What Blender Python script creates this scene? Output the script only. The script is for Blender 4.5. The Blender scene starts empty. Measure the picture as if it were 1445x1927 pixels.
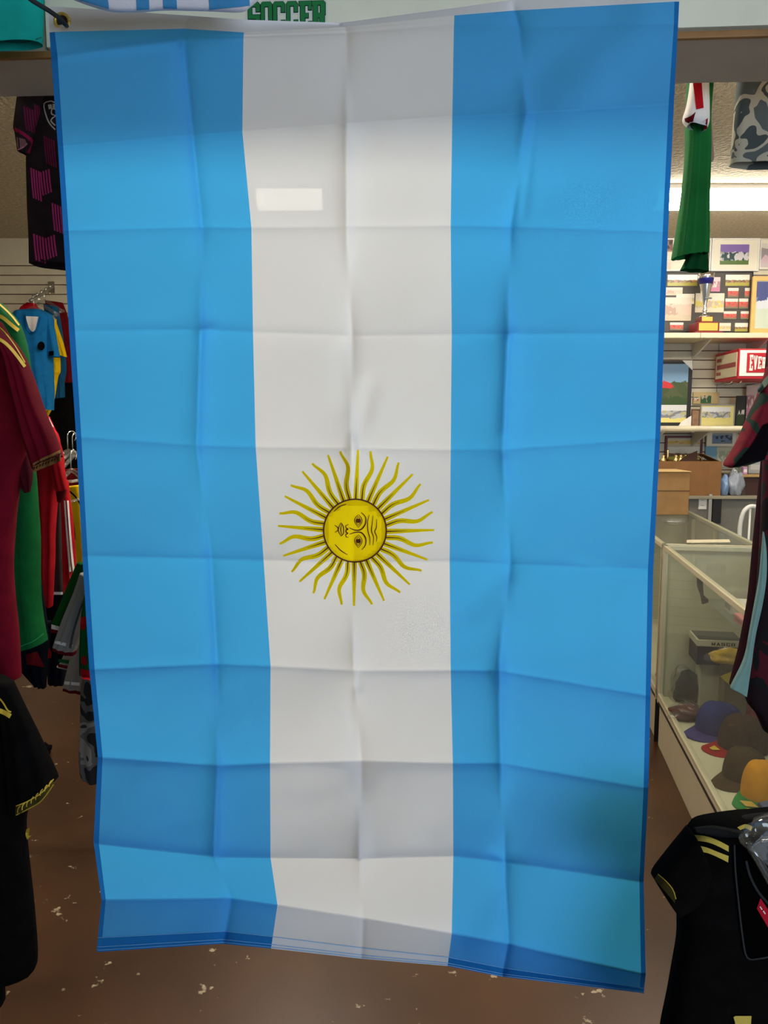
import bpy, bmesh, math, random
from mathutils import Vector, noise
from mathutils.bvhtree import BVHTree

C = bpy.context.scene.collection
S = bpy.context.scene
# ------------------------------------------------------------------ camera
F = 1447.0; W, H = 1445.0, 1927.0
TH = math.radians(6.5); CAMZ = 1.55
cd = bpy.data.cameras.new('camera'); cam = bpy.data.objects.new('camera', cd); C.objects.link(cam)
cam.location = (0, 0, CAMZ); cam.rotation_euler = (math.pi / 2 - TH, 0, 0)
cd.sensor_fit = 'HORIZONTAL'; cd.sensor_width = 36.0; cd.lens = 36.0 * F / W; cd.clip_start = 0.05
S.camera = cam
# ------------------------------------------------------------------ sky, daylight, exposure
wd = bpy.data.worlds.new('world'); S.world = wd; wd.use_nodes = True
wd.node_tree.nodes['Background'].inputs[0].default_value = (0.62, 0.78, 1.0, 1)
wd.node_tree.nodes['Background'].inputs[1].default_value = 1.0
S.view_settings.view_transform = 'Standard'; S.view_settings.look = 'None'
S.view_settings.gamma = 1.0; S.view_settings.use_curve_mapping = False
S.view_settings.exposure = 0.04
LAMP_E = 57.0            # strength of the fluorescent tubes
def area(name, loc, rot, sx, sy, power, col):
    l = bpy.data.lights.new(name, 'AREA'); l.shape = 'RECTANGLE'; l.size = sx; l.size_y = sy
    l.energy = power; l.color = col
    o = bpy.data.objects.new(name, l); C.objects.link(o); o.location = loc; o.rotation_euler = rot
    return o
# daylight coming through the shop window behind the photographer
area('window_daylight', (2.1, -2.88, 1.6), (math.pi / 2, 0, math.radians(12)), 2.2, 1.9, 100, (0.70, 0.84, 1.0))

# ------------------------------------------------------------------ pixel helpers (1445 x 1927 frame)
CO = Vector((0, 0, CAMZ))
def ray(px, py):
    x = (px - W / 2) / F; u = -(py - H / 2) / F
    return Vector((x, u * math.sin(TH) + math.cos(TH), u * math.cos(TH) - math.sin(TH)))
def at(px, py, Y):
    d = ray(px, py); return CO + d * (Y / d.y)
def at_z(px, py, z):
    d = ray(px, py); return CO + d * ((z - CAMZ) / d.z)
def rectw(x0, y0, x1, y1, Y):
    a = at(x0, y0, Y); b = at(x1, y1, Y); m0 = at(x0, (y0 + y1) / 2, Y); m1 = at(x1, (y0 + y1) / 2, Y)
    return m0.x, m1.x, b.z, a.z
# ------------------------------------------------------------------ materials
MATS = {}
def mat(name, col, rough=0.8, metal=0.0, var=0.0, scale=20.0, bump=0.0, bscale=200.0, emit=0.0, spec=None):
    if name in MATS: return MATS[name]
    m = bpy.data.materials.new(name); m.use_nodes = True; nt = m.node_tree; b = nt.nodes['Principled BSDF']
    c = (*col, 1.0)
    b.inputs['Base Color'].default_value = c; b.inputs['Roughness'].default_value = rough
    b.inputs['Metallic'].default_value = metal
    if spec is not None: b.inputs['Specular IOR Level'].default_value = spec
    tc = nt.nodes.new('ShaderNodeTexCoord')
    if var:
        n = nt.nodes.new('ShaderNodeTexNoise'); n.inputs['Scale'].default_value = scale; n.inputs['Detail'].default_value = 5
        nt.links.new(tc.outputs['Object'], n.inputs['Vector'])
        r = nt.nodes.new('ShaderNodeValToRGB')
        r.color_ramp.elements[0].position = .3; r.color_ramp.elements[1].position = .7
        r.color_ramp.elements[0].color = (*[max(0, v * (1 - var)) for v in col], 1)
        r.color_ramp.elements[1].color = (*[min(1, v * (1 + var)) for v in col], 1)
        nt.links.new(n.outputs['Fac'], r.inputs['Fac']); nt.links.new(r.outputs[0], b.inputs['Base Color'])
    if bump:
        n2 = nt.nodes.new('ShaderNodeTexNoise'); n2.inputs['Scale'].default_value = bscale; n2.inputs['Detail'].default_value = 3
        nt.links.new(tc.outputs['Object'], n2.inputs['Vector'])
        bp = nt.nodes.new('ShaderNodeBump'); bp.inputs['Strength'].default_value = bump; bp.inputs['Distance'].default_value = .01
        nt.links.new(n2.outputs['Fac'], bp.inputs['Height']); nt.links.new(bp.outputs[0], b.inputs['Normal'])
    if emit:
        b.inputs['Emission Color'].default_value = c; b.inputs['Emission Strength'].default_value = emit
    MATS[name] = m; return m
def cloth_mat(name, col, var=.12, rough=.85): return mat(name, col, rough, 0, var, 30, .15, 500, spec=.06)
def sheer(name, refl, trans, k=0.5, sheerness=0.035):
    """thin polyester: part reflected, part let through, a little straight through the weave"""
    m = bpy.data.materials.new(name); m.use_nodes = True; nt = m.node_tree; nt.nodes.clear()
    out = nt.nodes.new('ShaderNodeOutputMaterial')
    d = nt.nodes.new('ShaderNodeBsdfDiffuse'); d.inputs[0].default_value = (*refl, 1)
    t = nt.nodes.new('ShaderNodeBsdfTranslucent'); t.inputs[0].default_value = (*trans, 1)
    tr = nt.nodes.new('ShaderNodeBsdfTransparent'); tr.inputs[0].default_value = (*trans, 1)
    tc = nt.nodes.new('ShaderNodeTexCoord'); n = nt.nodes.new('ShaderNodeTexNoise'); n.inputs['Scale'].default_value = 900
    nt.links.new(tc.outputs['Object'], n.inputs['Vector'])
    bp = nt.nodes.new('ShaderNodeBump'); bp.inputs['Strength'].default_value = .06; bp.inputs['Distance'].default_value = .002
    nt.links.new(n.outputs['Fac'], bp.inputs['Height']); nt.links.new(bp.outputs[0], d.inputs['Normal']); nt.links.new(bp.outputs[0], t.inputs['Normal'])
    m1 = nt.nodes.new('ShaderNodeMixShader'); m1.inputs[0].default_value = k
    nt.links.new(d.outputs[0], m1.inputs[1]); nt.links.new(t.outputs[0], m1.inputs[2])
    m2 = nt.nodes.new('ShaderNodeMixShader'); m2.inputs[0].default_value = sheerness
    nt.links.new(m1.outputs[0], m2.inputs[1]); nt.links.new(tr.outputs[0], m2.inputs[2])
    nt.links.new(m2.outputs[0], out.inputs[0]); MATS[name] = m; return m
def film(name, tint=(1, 1, 1), gloss=.14, rough=.08, haze=.0):
    m = bpy.data.materials.new(name); m.use_nodes = True; nt = m.node_tree; nt.nodes.clear()
    out = nt.nodes.new('ShaderNodeOutputMaterial')
    tr = nt.nodes.new('ShaderNodeBsdfTransparent'); tr.inputs[0].default_value = (*tint, 1)
    g = nt.nodes.new('ShaderNodeBsdfGlossy'); g.inputs['Roughness'].default_value = rough
    lw = nt.nodes.new('ShaderNodeLayerWeight'); lw.inputs[0].default_value = .3
    ma = nt.nodes.new('ShaderNodeMath'); ma.operation = 'MULTIPLY_ADD'; ma.inputs[1].default_value = .05; ma.inputs[2].default_value = gloss
    nt.links.new(lw.outputs['Fresnel'], ma.inputs[0])
    mx = nt.nodes.new('ShaderNodeMixShader'); nt.links.new(ma.outputs[0], mx.inputs[0])
    nt.links.new(tr.outputs[0], mx.inputs[1]); nt.links.new(g.outputs[0], mx.inputs[2])
    last = mx
    if haze:
        d = nt.nodes.new('ShaderNodeBsdfDiffuse'); d.inputs[0].default_value = (.8, .8, .78, 1)
        m3 = nt.nodes.new('ShaderNodeMixShader'); m3.inputs[0].default_value = haze
        nt.links.new(mx.outputs[0], m3.inputs[1]); nt.links.new(d.outputs[0], m3.inputs[2]); last = m3
    nt.links.new(last.outputs[0], out.inputs[0]); MATS[name] = m; return m
def blotch(name, cols, scale=6, rough=.85, distort=.6, seed=0.0, stretch=(1, 1, 1)):
    """camouflage-like print: flat patches of the listed colours"""
    m = bpy.data.materials.new(name); m.use_nodes = True; nt = m.node_tree; b = nt.nodes['Principled BSDF']
    b.inputs['Roughness'].default_value = rough; b.inputs['Specular IOR Level'].default_value = .2
    tc = nt.nodes.new('ShaderNodeTexCoord'); mp = nt.nodes.new('ShaderNodeMapping')
    mp.inputs['Location'].default_value = (seed, seed * 1.7, seed * .3); mp.inputs['Scale'].default_value = stretch
    nt.links.new(tc.outputs['Object'], mp.inputs[0])
    n = nt.nodes.new('ShaderNodeTexNoise'); n.inputs['Scale'].default_value = scale; n.inputs['Detail'].default_value = 1.0
    n.inputs['Distortion'].default_value = distort; nt.links.new(mp.outputs[0], n.inputs['Vector'])
    r = nt.nodes.new('ShaderNodeValToRGB'); r.color_ramp.interpolation = 'CONSTANT'
    k = len(cols); e = r.color_ramp.elements
    while len(e) < k: e.new(.5)
    for i, c in enumerate(cols): e[i].position = 0 if i == 0 else .36 + .28 * (i - .5) / max(1, k - 1.5) * .9; e[i].color = (*c, 1)
    nt.links.new(n.outputs['Fac'], r.inputs[0]); nt.links.new(r.outputs[0], b.inputs['Base Color'])
    MATS[name] = m; return m
def photo(name, sky, people, people2, ground, lo=.28, hi=.62, sc=9, seed=0.0):
    """flat colour print of a line of small figures between sky and ground"""
    if name in MATS: return MATS[name]
    m = bpy.data.materials.new(name); m.use_nodes = True; nt = m.node_tree; b = nt.nodes['Principled BSDF']
    b.inputs['Roughness'].default_value = .35
    tc = nt.nodes.new('ShaderNodeTexCoord'); sp = nt.nodes.new('ShaderNodeSeparateXYZ'); nt.links.new(tc.outputs['Generated'], sp.inputs[0])
    mp = nt.nodes.new('ShaderNodeMapping'); mp.inputs['Location'].default_value = (seed, 0, seed); mp.inputs['Scale'].default_value = (1, 1, .6)
    nt.links.new(tc.outputs['Generated'], mp.inputs[0])
    v = nt.nodes.new('ShaderNodeTexVoronoi'); v.inputs['Scale'].default_value = sc; nt.links.new(mp.outputs[0], v.inputs['Vector'])
    ps = nt.nodes.new('ShaderNodeSeparateColor'); nt.links.new(v.outputs['Color'], ps.inputs[0])
    pr = nt.nodes.new('ShaderNodeValToRGB'); e = pr.color_ramp.elements; e.new(.5); pr.color_ramp.interpolation = 'CONSTANT'
    e[0].color = (*people, 1); e[1].position = .45; e[1].color = (*people2, 1); e[2].position = .75; e[2].color = (*[.5 * (a + c) for a, c in zip(people, ground)], 1)
    nt.links.new(ps.outputs[0], pr.inputs[0])
    n = nt.nodes.new('ShaderNodeTexNoise'); n.inputs['Scale'].default_value = 12; nt.links.new(mp.outputs[0], n.inputs['Vector'])
    ad = nt.nodes.new('ShaderNodeMath'); ad.operation = 'MULTIPLY_ADD'; ad.inputs[1].default_value = .25; nt.links.new(n.outputs['Fac'], ad.inputs[0]); nt.links.new(sp.outputs[2], ad.inputs[2])
    def gt(th):
        g = nt.nodes.new('ShaderNodeMath'); g.operation = 'GREATER_THAN'; g.inputs[1].default_value = th + .125
        nt.links.new(ad.outputs[0], g.inputs[0]); return g
    m1 = nt.nodes.new('ShaderNodeMix'); m1.data_type = 'RGBA'; m1.inputs[6].default_value = (*ground, 1)
    nt.links.new(gt(lo).outputs[0], m1.inputs[0]); nt.links.new(pr.outputs[0], m1.inputs[7])
    m2 = nt.nodes.new('ShaderNodeMix'); m2.data_type = 'RGBA'; m2.inputs[7].default_value = (*sky, 1)
    nt.links.new(gt(hi).outputs[0], m2.inputs[0]); nt.links.new(m1.outputs[2], m2.inputs[6])
    nt.links.new(m2.outputs[2], b.inputs['Base Color']); MATS[name] = m; return m
def srgb(r, g, b): return tuple(((v / 255 + .055) / 1.055) ** 2.4 if v > 10 else v / 255 / 12.92 for v in (r, g, b))

# ------------------------------------------------------------------ object helpers
def wloc(o):
    v = Vector((0, 0, 0))
    while o is not None: v += o.location; o = o.parent
    return v
def tag(o, label=None, cat=None, group=None, kind=None):
    if label: o['label'] = label
    if cat: o['category'] = cat
    if group: o['group'] = group
    if kind: o['kind'] = kind
    return o
def thing(name, label, cat, loc, group=None):
    o = bpy.data.objects.new(name, None); C.objects.link(o); o.location = loc; o.empty_display_size = .05
    return tag(o, label, cat, group)
def mesh(name, vs, fs, m, parent=None, smooth=True, fm=None):
    """vs in world coordinates; links ONE mesh object"""
    vs = [Vector(v) for v in vs]
    if parent is None:
        base = Vector((sum(v.x for v in vs) / len(vs), sum(v.y for v in vs) / len(vs), min(v.z for v in vs)))
    else: base = wloc(parent)
    me = bpy.data.meshes.new(name); me.from_pydata([tuple(v - base) for v in vs], [], fs)
    for x in (m if isinstance(m, (list, tuple)) else [m]): me.materials.append(x)
    if smooth: me.polygons.foreach_set('use_smooth', [True] * len(me.polygons))
    if fm: me.polygons.foreach_set('material_index', fm)
    me.update()
    o = bpy.data.objects.new(name, me); C.objects.link(o)
    if parent is None: o.location = base
    else: o.parent = parent
    return o
class MB:
    def __init__(s): s.v = []; s.f = []
    def quadbox(s, p):   # 8 corners: bottom 4 ccw, top 4 ccw
        k = len(s.v); s.v += [Vector(q) for q in p]
        s.f += [(k + 3, k + 2, k + 1, k), (k + 4, k + 5, k + 6, k + 7)] + [(k + i, k + (i + 1) % 4, k + 4 + (i + 1) % 4, k + 4 + i) for i in range(4)]
        return s
    def box(s, x0, x1, y0, y1, z0, z1):
        return s.quadbox([(x0, y0, z0), (x1, y0, z0), (x1, y1, z0), (x0, y1, z0), (x0, y0, z1), (x1, y0, z1), (x1, y1, z1), (x0, y1, z1)])
    def obox(s, fr, u0, u1, v0, v1, z0, z1):  # box in an oriented frame (origin, u, v)
        o, u, v = fr; P = lambda a, b, z: o + u * a + v * b + Vector((0, 0, z))
        return s.quadbox([P(u0, v0, z0), P(u1, v0, z0), P(u1, v1, z0), P(u0, v1, z0), P(u0, v0, z1), P(u1, v0, z1), P(u1, v1, z1), P(u0, v1, z1)])
    def tube(s, pts, r, n=8):
        pts = [Vector(p) for p in pts]; k = len(s.v); ref = Vector((0.31, 0.17, .93))
        for i, p in enumerate(pts):
            t = (pts[min(i + 1, len(pts) - 1)] - pts[max(i - 1, 0)]).normalized()
            a = t.cross(ref); a = a.normalized() if a.length > 1e-4 else Vector((1, 0, 0)); b = t.cross(a)
            rr = r[i] if isinstance(r, (list, tuple)) else r
            for j in range(n):
                q = 2 * math.pi * j / n; s.v.append(p + (a * math.cos(q) + b * math.sin(q)) * rr)
        for i in range(len(pts) - 1):
            for j in range(n):
                s.f.append((k + i * n + j, k + i * n + (j + 1) % n, k + (i + 1) * n + (j + 1) % n, k + (i + 1) * n + j))
        s.f.append(tuple(k + j for j in reversed(range(n)))); s.f.append(tuple(k + (len(pts) - 1) * n + j for j in range(n)))
        return s
    def lathe(s, c, prof, n=20, sx=1, sy=1):
        k = len(s.v); c = Vector(c)
        for r, z in prof:
            for j in range(n):
                q = 2 * math.pi * j / n; s.v.append(c + Vector((r * sx * math.cos(q), r * sy * math.sin(q), z)))
        for i in range(len(prof) - 1):
            for j in range(n): s.f.append((k + i * n + j, k + i * n + (j + 1) % n, k + (i + 1) * n + (j + 1) % n, k + (i + 1) * n + j))
        s.f.append(tuple(k + j for j in reversed(range(n)))); s.f.append(tuple(k + (len(prof) - 1) * n + j for j in range(n)))
        return s
    def prism(s, poly, depth_vec):
        k = len(s.v); n = len(poly); dv = Vector(depth_vec)
        s.v += [Vector(p) for p in poly] + [Vector(p) + dv for p in poly]
        s.f += [tuple(range(k, k + n)), tuple(k + n + i for i in reversed(range(n)))] + [(k + (i + 1) % n, k + i, k + n + i, k + n + (i + 1) % n) for i in range(n)]
        return s
    def blob(s, c, rx, ry, rz, seed=0, amp=.25, fr=14, nu=22, nv=14, flat=True):
        k = len(s.v); c = Vector(c)
        for i in range(nv + 1):
            a = math.pi * i / nv
            for j in range(nu):
                q = 2 * math.pi * j / nu
                d = Vector((math.sin(a) * math.cos(q), math.sin(a) * math.sin(q), math.cos(a)))
                e = 1 + amp * noise.noise(Vector((d.x * 1.7 + seed, d.y * 1.7, d.z * 1.7 - seed))) * 1.5 + .35 * amp * noise.noise(d * fr * .5 + Vector((seed, 0, 0)))
                z = d.z * rz * e
                if flat: z = max(z, -rz * .75)
                s.v.append(c + Vector((d.x * rx * e, d.y * ry * e, z)))
        for i in range(nv):
            for j in range(nu): s.f.append((k + i * nu + j, k + (i + 1) * nu + j, k + (i + 1) * nu + (j + 1) % nu, k + i * nu + (j + 1) % nu))
        return s
    def build(s, name, m, parent=None, smooth=False): return mesh(name, s.v, s.f, m, parent, smooth)
def flat_shade_edges(o, ang=35):
    me = o.data; me.polygons.foreach_set('use_smooth', [True] * len(me.polygons))
    md = o.modifiers.new('wn', 'EDGE_SPLIT'); md.split_angle = math.radians(ang); return o
def bevel(o, w=.003, seg=2):
    b = o.modifiers.new('bevel', 'BEVEL'); b.width = w; b.segments = seg; b.limit_method = 'ANGLE'; return o
def cr(p0, p1, p2, p3, t):
    return .5 * ((2 * p1) + (p2 - p0) * t + (2 * p0 - 5 * p1 + 4 * p2 - p3) * t * t + (3 * p1 - p0 - 3 * p2 + p3) * t ** 3)
def spline(pts, n, lin=False):
    out = []
    for i in range(len(pts) - 1):
        a, b = pts[i], pts[i + 1]; p0 = pts[i - 1] if i else a; p3 = pts[i + 2] if i + 2 < len(pts) else b
        for k in range(n):
            t = k / n; out.append(a.lerp(b, t) if lin else cr(p0, a, b, p3, t))
    out.append(pts[-1]); return out
BV = {}
def loft(name, secs, Y, th, m, parent=None, folds=(0, 0), wr=.004, seed=0.0, sub=8, n=36, cap=True, sq=.55, close_end=False):
    """hanging cloth volume: each section runs from picture point A to B (with its own distance if given), th deep"""
    A = []; B = []; T = []
    for i, s_ in enumerate(secs):
        ya, yb = (s_[4], s_[5]) if len(s_) >= 6 else (Y, Y)
        A.append(at(s_[0], s_[1], ya)); B.append(at(s_[2], s_[3], yb))
    A = spline(A, sub); B = spline(B, sub); R = len(A); vs = []
    for i in range(R):
        v = i / (R - 1); thv = th(v) if callable(th) else th
        w = (B[i] - A[i]); wl = w.length; nrm = Vector((w.y, -w.x, 0)); nrm = nrm.normalized() if nrm.length > 1e-5 else Vector((0, -1, 0))
        if nrm.y > 0: nrm = -nrm
        for j in range(n):
            q = 2 * math.pi * j / n; u = (1 - math.cos(q)) / 2
            d = math.copysign(abs(math.sin(q)) ** sq, math.sin(q)) * min(thv, wl * .5)
            p = A[i] + w * u + nrm * d
            k = math.sin(q) * (folds[1] * math.sin(u * 6.283 * folds[0] + seed + .6 * v) * min(1, .25 + v) if folds[0] else 0)
            k2 = noise.noise(Vector((p.x * 9 + seed, p.y * 9, p.z * 5))) * wr * 1.6 + noise.noise(Vector((p.x * 30, p.y * 30 + seed, p.z * 14))) * wr * .6
            p += nrm * (k + k2); vs.append(p)
    fs = []
    for i in range(R - 1):
        for j in range(n): fs.append((i * n + j, (i + 1) * n + j, (i + 1) * n + (j + 1) % n, i * n + (j + 1) % n))
    if cap: fs.append(tuple(range(n)))
    if close_end: fs.append(tuple((R - 1) * n + j for j in reversed(range(n))))
    o = mesh(name, vs, fs, m, parent); BV[o.name] = BVHTree.FromPolygons(vs, [f for f in fs]); return o
def proj(bvh, px, py, off, dflt):
    d = ray(px, py).normalized(); h = bvh.ray_cast(CO, d)
    p = h[0] if h[0] is not None else (CO + d * (dflt / d.y))
    return p - d * off
def decal(name, on, secs, m, parent, off=.0015, sub=6, nu=5, Y=None, lin=False):
    """print or sewn-on band that follows the cloth it lies on"""
    bvh = on if isinstance(on, BVHTree) else BV[on.name]
    A = spline([Vector((s_[0], s_[1])) for s_ in secs], sub, lin); B = spline([Vector((s_[2], s_[3])) for s_ in secs], sub, lin)
    if Y is None:
        c = len(A) // 2; q = (A[c] + B[c]) / 2; h = bvh.ray_cast(CO, ray(q.x, q.y).normalized()); Y = h[0].y if h[0] is not None else 1.5
    vs = []; fs = []; last = Y
    for a, b in zip(A, B):
        for j in range(nu + 1):
            q = a.lerp(b, j / nu); p = proj(bvh, q.x, q.y, off, last); last = p.y; vs.append(p)
    for i in range(len(A) - 1):
        for j in range(nu): fs.append((i * (nu + 1) + j, (i + 1) * (nu + 1) + j, (i + 1) * (nu + 1) + j + 1, i * (nu + 1) + j + 1))
    return mesh(name, vs, fs, m, parent)
def stroke_secs(pts, w):
    pts = [Vector(p) for p in pts]; out = []
    for i, p in enumerate(pts):
        t = (pts[min(i + 1, len(pts) - 1)] - pts[max(0, i - 1)]).normalized(); nn = Vector((-t.y, t.x))
        ww = w[i] if isinstance(w, (list, tuple)) else w
        out.append((p.x + nn.x * ww, p.y + nn.y * ww, p.x - nn.x * ww, p.y - nn.y * ww))
    return out
# block letters built from convex pieces in a unit cell
GL = {
 'O': [[(0, .92), (.15, 1), (.85, 1), (1, .92), (1, .85), (0, .85)][::-1], [(0, .08), (0, .15), (1, .15), (1, .08), (.85, 0), (.15, 0)][::-1], 'r0,.31,.15,.85', 'r.69,1,.15,.85'],
 'C': [[(0, .92), (.15, 1), (.85, 1), (1, .92), (1, .85), (0, .85)][::-1], [(0, .08), (0, .15), (1, .15), (1, .08), (.85, 0), (.15, 0)][::-1], 'r0,.31,.15,.85', 'r.69,1,.64,.85', 'r.69,1,.15,.36'],
 'S': [[(0, .92), (.15, 1), (.85, 1), (1, .92), (1, .85), (0, .85)][::-1], [(0, .08), (0, .15), (1, .15), (1, .08), (.85, 0), (.15, 0)][::-1], 'r0,.31,.5,.85', 'r.69,1,.68,.85', 'r0,1,.43,.57', 'r.64,1,.15,.5', 'r0,.36,.15,.32'],
 'E': ['r.1,.46,0,1', 'r0,1,.86,1', 'r.76,1,.7,.86', 'r.3,.74,.43,.58', 'r0,1,0,.14', 'r.76,1,.14,.3'],
 'R': ['r.08,.44,0,1', [(0, .86), (1, .86), (1, .93), (.86, 1), (0, 1)], 'r.64,1,.53,.86', 'r.3,.94,.43,.57', 'r.58,.94,0,.43', 'r0,.5,0,.13', 'r.52,1.05,0,.13'],
 'V': [[(.36, 0), (.64, 0), (.36, 1), (0, 1)], [(.4, 0), (.64, 0), (1, 1), (.66, 1)]],
 'L': ['r.08,.44,0,1', 'r0,.56,.88,1', 'r0,1,0,.14', 'r.76,1,.14,.34'],
 'A': [[(0, 0), (.32, 0), (.62, 1), (.38, 1)], [(.68, 0), (1, 0), (.62, 1), (.38, 1)], 'r.25,.75,.24,.38'],
 'T': ['r.33,.67,0,1', 'r0,1,.85,1', 'r0,.18,.68,.85', 'r.82,1,.68,.85'],
 'M': ['r0,.26,0,1', 'r.74,1,0,1', [(.4, .1), (.6, .1), (.26, 1), (.05, 1)], [(.4, .1), (.6, .1), (.95, 1), (.74, 1)]],
}
def glyph(ch):
    out = []
    for g in GL[ch]:
        if isinstance(g, str):
            a, b, c, d = [float(q) for q in g[1:].split(',')]; out.append([(a, c), (b, c), (b, d), (a, d)])
        else: out.append(g)
    return out
def grow(poly, o):
    n = len(poly); area2 = sum(poly[i][0] * poly[(i + 1) % n][1] - poly[(i + 1) % n][0] * poly[i][1] for i in range(n)); s_ = 1 if area2 > 0 else -1
    res = []
    for i in range(n):
        p0 = Vector(poly[i - 1]); p = Vector(poly[i]); p1 = Vector(poly[(i + 1) % n])
        e0 = (p - p0).normalized(); e1 = (p1 - p).normalized()
        n0 = Vector((e0.y, -e0.x)) * s_; n1 = Vector((e1.y, -e1.x)) * s_
        b = (n0 + n1); b = b / max(.3, b.length_squared / 2) if b.length > 1e-6 else n0
        res.append(tuple(p + b * o))
    return res
def letter(name, ch, org, ux, uz, w, h, depth, m, parent, o=0.0, out=Vector((0, -1, 0)), lift=0.0):
    mb = MB()
    for k, poly in enumerate(glyph(ch)):
        pts = [(x * w, z * h) for x, z in poly]
        if o: pts = grow(pts, o)
        mb.prism([org + ux * a + uz * b + out * (lift + .00003 * k) for a, b in pts], out * depth)
    return mb.build(name, m, parent)

# ------------------------------------------------------------------ common materials
M_cream = mat('cream_laminate', srgb(212, 200, 168), .5, var=.05)
M_wall = mat('wall_paint', srgb(205, 196, 172), .8, var=.04, scale=8)
M_slat = mat('slatwall', srgb(208, 198, 172), .55, var=.05, scale=10)
M_groove = mat('slat_groove', srgb(110, 70, 55), .8)
M_white = mat('white_enamel', srgb(228, 224, 214), .45)
M_alu = mat('aluminium', (.62, .60, .55), .35, .85)
M_chrome = mat('chrome', (.75, .75, .76), .18, 1.0)
M_black = mat('black_plastic', (.012, .012, .013), .4)
M_glass = film('case_glass', (.94, .965, .94), .035, .03, haze=.035)
M_plastic = film('clear_plastic', (.95, .95, .94), .10, .10, haze=.02)
M_bag = film('polybag', (.96, .96, .96), .04, .2, haze=.03)
M_card = mat('cardboard', srgb(150, 112, 66), .85, var=.1, scale=15)
M_wood = mat('trim_wood', srgb(150, 105, 55), .55, var=.25, scale=12)
M_gold = cloth_mat('gold_trim', srgb(205, 172, 62), .1, .6)
M_brass = mat('brass', (.95, .72, .2), .3, .75)

# ================================================================== SETTING
# floor: worn brown painted concrete with pale chips
fm = bpy.data.materials.new('painted_concrete'); fm.use_nodes = True; nt = fm.node_tree; b = nt.nodes['Principled BSDF']
tc = nt.nodes.new('ShaderNodeTexCoord')
n1 = nt.nodes.new('ShaderNodeTexNoise'); n1.inputs['Scale'].default_value = 1.6; n1.inputs['Detail'].default_value = 8
n2 = nt.nodes.new('ShaderNodeTexNoise'); n2.inputs['Scale'].default_value = 17; n2.inputs['Detail'].default_value = 4; n2.inputs['Roughness'].default_value = .6
for n_ in (n1, n2): nt.links.new(tc.outputs['Object'], n_.inputs['Vector'])
r1 = nt.nodes.new('ShaderNodeValToRGB'); r1.color_ramp.elements[0].position = .35; r1.color_ramp.elements[1].position = .7
r1.color_ramp.elements[0].color = (*srgb(56, 33, 18), 1); r1.color_ramp.elements[1].color = (*srgb(88, 56, 33), 1)
r2 = nt.nodes.new('ShaderNodeValToRGB'); r2.color_ramp.elements[0].position = .665; r2.color_ramp.elements[1].position = .70
mx = nt.nodes.new('ShaderNodeMix'); mx.data_type = 'RGBA'; mx.inputs[7].default_value = (*srgb(176, 156, 128), 1)
nt.links.new(n1.outputs['Fac'], r1.inputs[0]); nt.links.new(n2.outputs['Fac'], r2.inputs[0])
nt.links.new(r2.outputs[0], mx.inputs[0]); nt.links.new(r1.outputs[0], mx.inputs[6]); nt.links.new(mx.outputs[2], b.inputs['Base Color'])
b.inputs['Roughness'].default_value = .33
bp = nt.nodes.new('ShaderNodeBump'); bp.inputs['Strength'].default_value = .12; bp.inputs['Distance'].default_value = .01
nt.links.new(n1.outputs['Fac'], bp.inputs['Height']); nt.links.new(bp.outputs[0], b.inputs['Normal'])
XL, XR, YF, YB, ZC = -3.4, 3.5, -3.0, 5.46, 2.82
def struct(o): o['kind'] = 'structure'; return o
struct(MB().box(XL - .1, XR + .1, YF - .1, YB + .2, -.1, 0).build('floor', fm))
# popcorn ceiling
M_ceil = mat('popcorn_ceiling', srgb(190, 178, 152), .95, var=.18, scale=55, bump=1.0, bscale=48)
struct(MB().box(XL - .1, XR + .1, YF - .1, YB + .2, ZC, ZC + .1).build('ceiling', M_ceil))
wb = struct(MB().box(XL - .1, XR + .1, YB + .012, YB + .2, 0, ZC).build('wall_back', M_groove))
struct(MB().box(XL - .1, XL, YF, YB + .012, 0, ZC).build('wall_left', M_wall))
struct(MB().box(XR, XR + .1, YF, YB + .012, 0, ZC).build('wall_right', M_wall))
wf = MB(); wf.box(XL, XR, YF - .1, YF, 0, .7); wf.box(XL, XR, YF - .1, YF, 2.7, ZC); wf.box(XL, 1.0, YF - .1, YF, .7, 2.7); wf.box(3.42, XR, YF - .1, YF, .7, 2.7)
struct(wf.build('wall_front', M_wall))
# slats of the back wall, in two runs that meet in a seam
seam = at(1350, 700, YB).x
z = .08; pitch = .064
while z < 2.62:
    for x0, x1 in ((XL, seam - .002), (seam + .002, XR)):
        MB().box(x0, x1, YB - .002, YB + .012, z, z + pitch - .007).build('slat', M_slat, wb)
    z += pitch
MB().box(XL, XR, YB - .004, YB + .012, z, ZC).build('upper_board', M_wall, wb)
# header beam over the opening, wood strip on its front edge
ZB = CAMZ + .675
def beam_line(xl, yl, xr, yr):
    a = at_z(xl, yl, ZB); c = at_z(xr, yr, ZB); d = (c - a) / (c.x - a.x)
    return lambda x: a.y + (x - a.x) * d.y
bf = beam_line(50, 113, 1360, 74); bk = beam_line(50, 181, 1360, 155)
M_beam = mat('beam_paint', srgb(186, 172, 154), .8, var=.06, scale=10)
def slab(xa, xb, fa, fb, z0, z1, off0=0, off1=0):
    return [(xa, fa(xa) + off0, z0), (xb, fa(xb) + off0, z0), (xb, fb(xb) + off1, z0), (xa, fb(xa) + off1, z0),
            (xa, fa(xa) + off0, z1), (xb, fa(xb) + off0, z1), (xb, fb(xb) + off1, z1), (xa, fb(xa) + off1, z1)]
struct(MB().quadbox(slab(XL, XR, bf, bk, ZB, ZC)).build('wall_header', M_beam))
struct(bevel(MB().quadbox(slab(XL, XR, bf, bf, ZB - .001, ZB + .011, -.010, 0)).build('trim_1', M_wood), .002))

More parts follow.
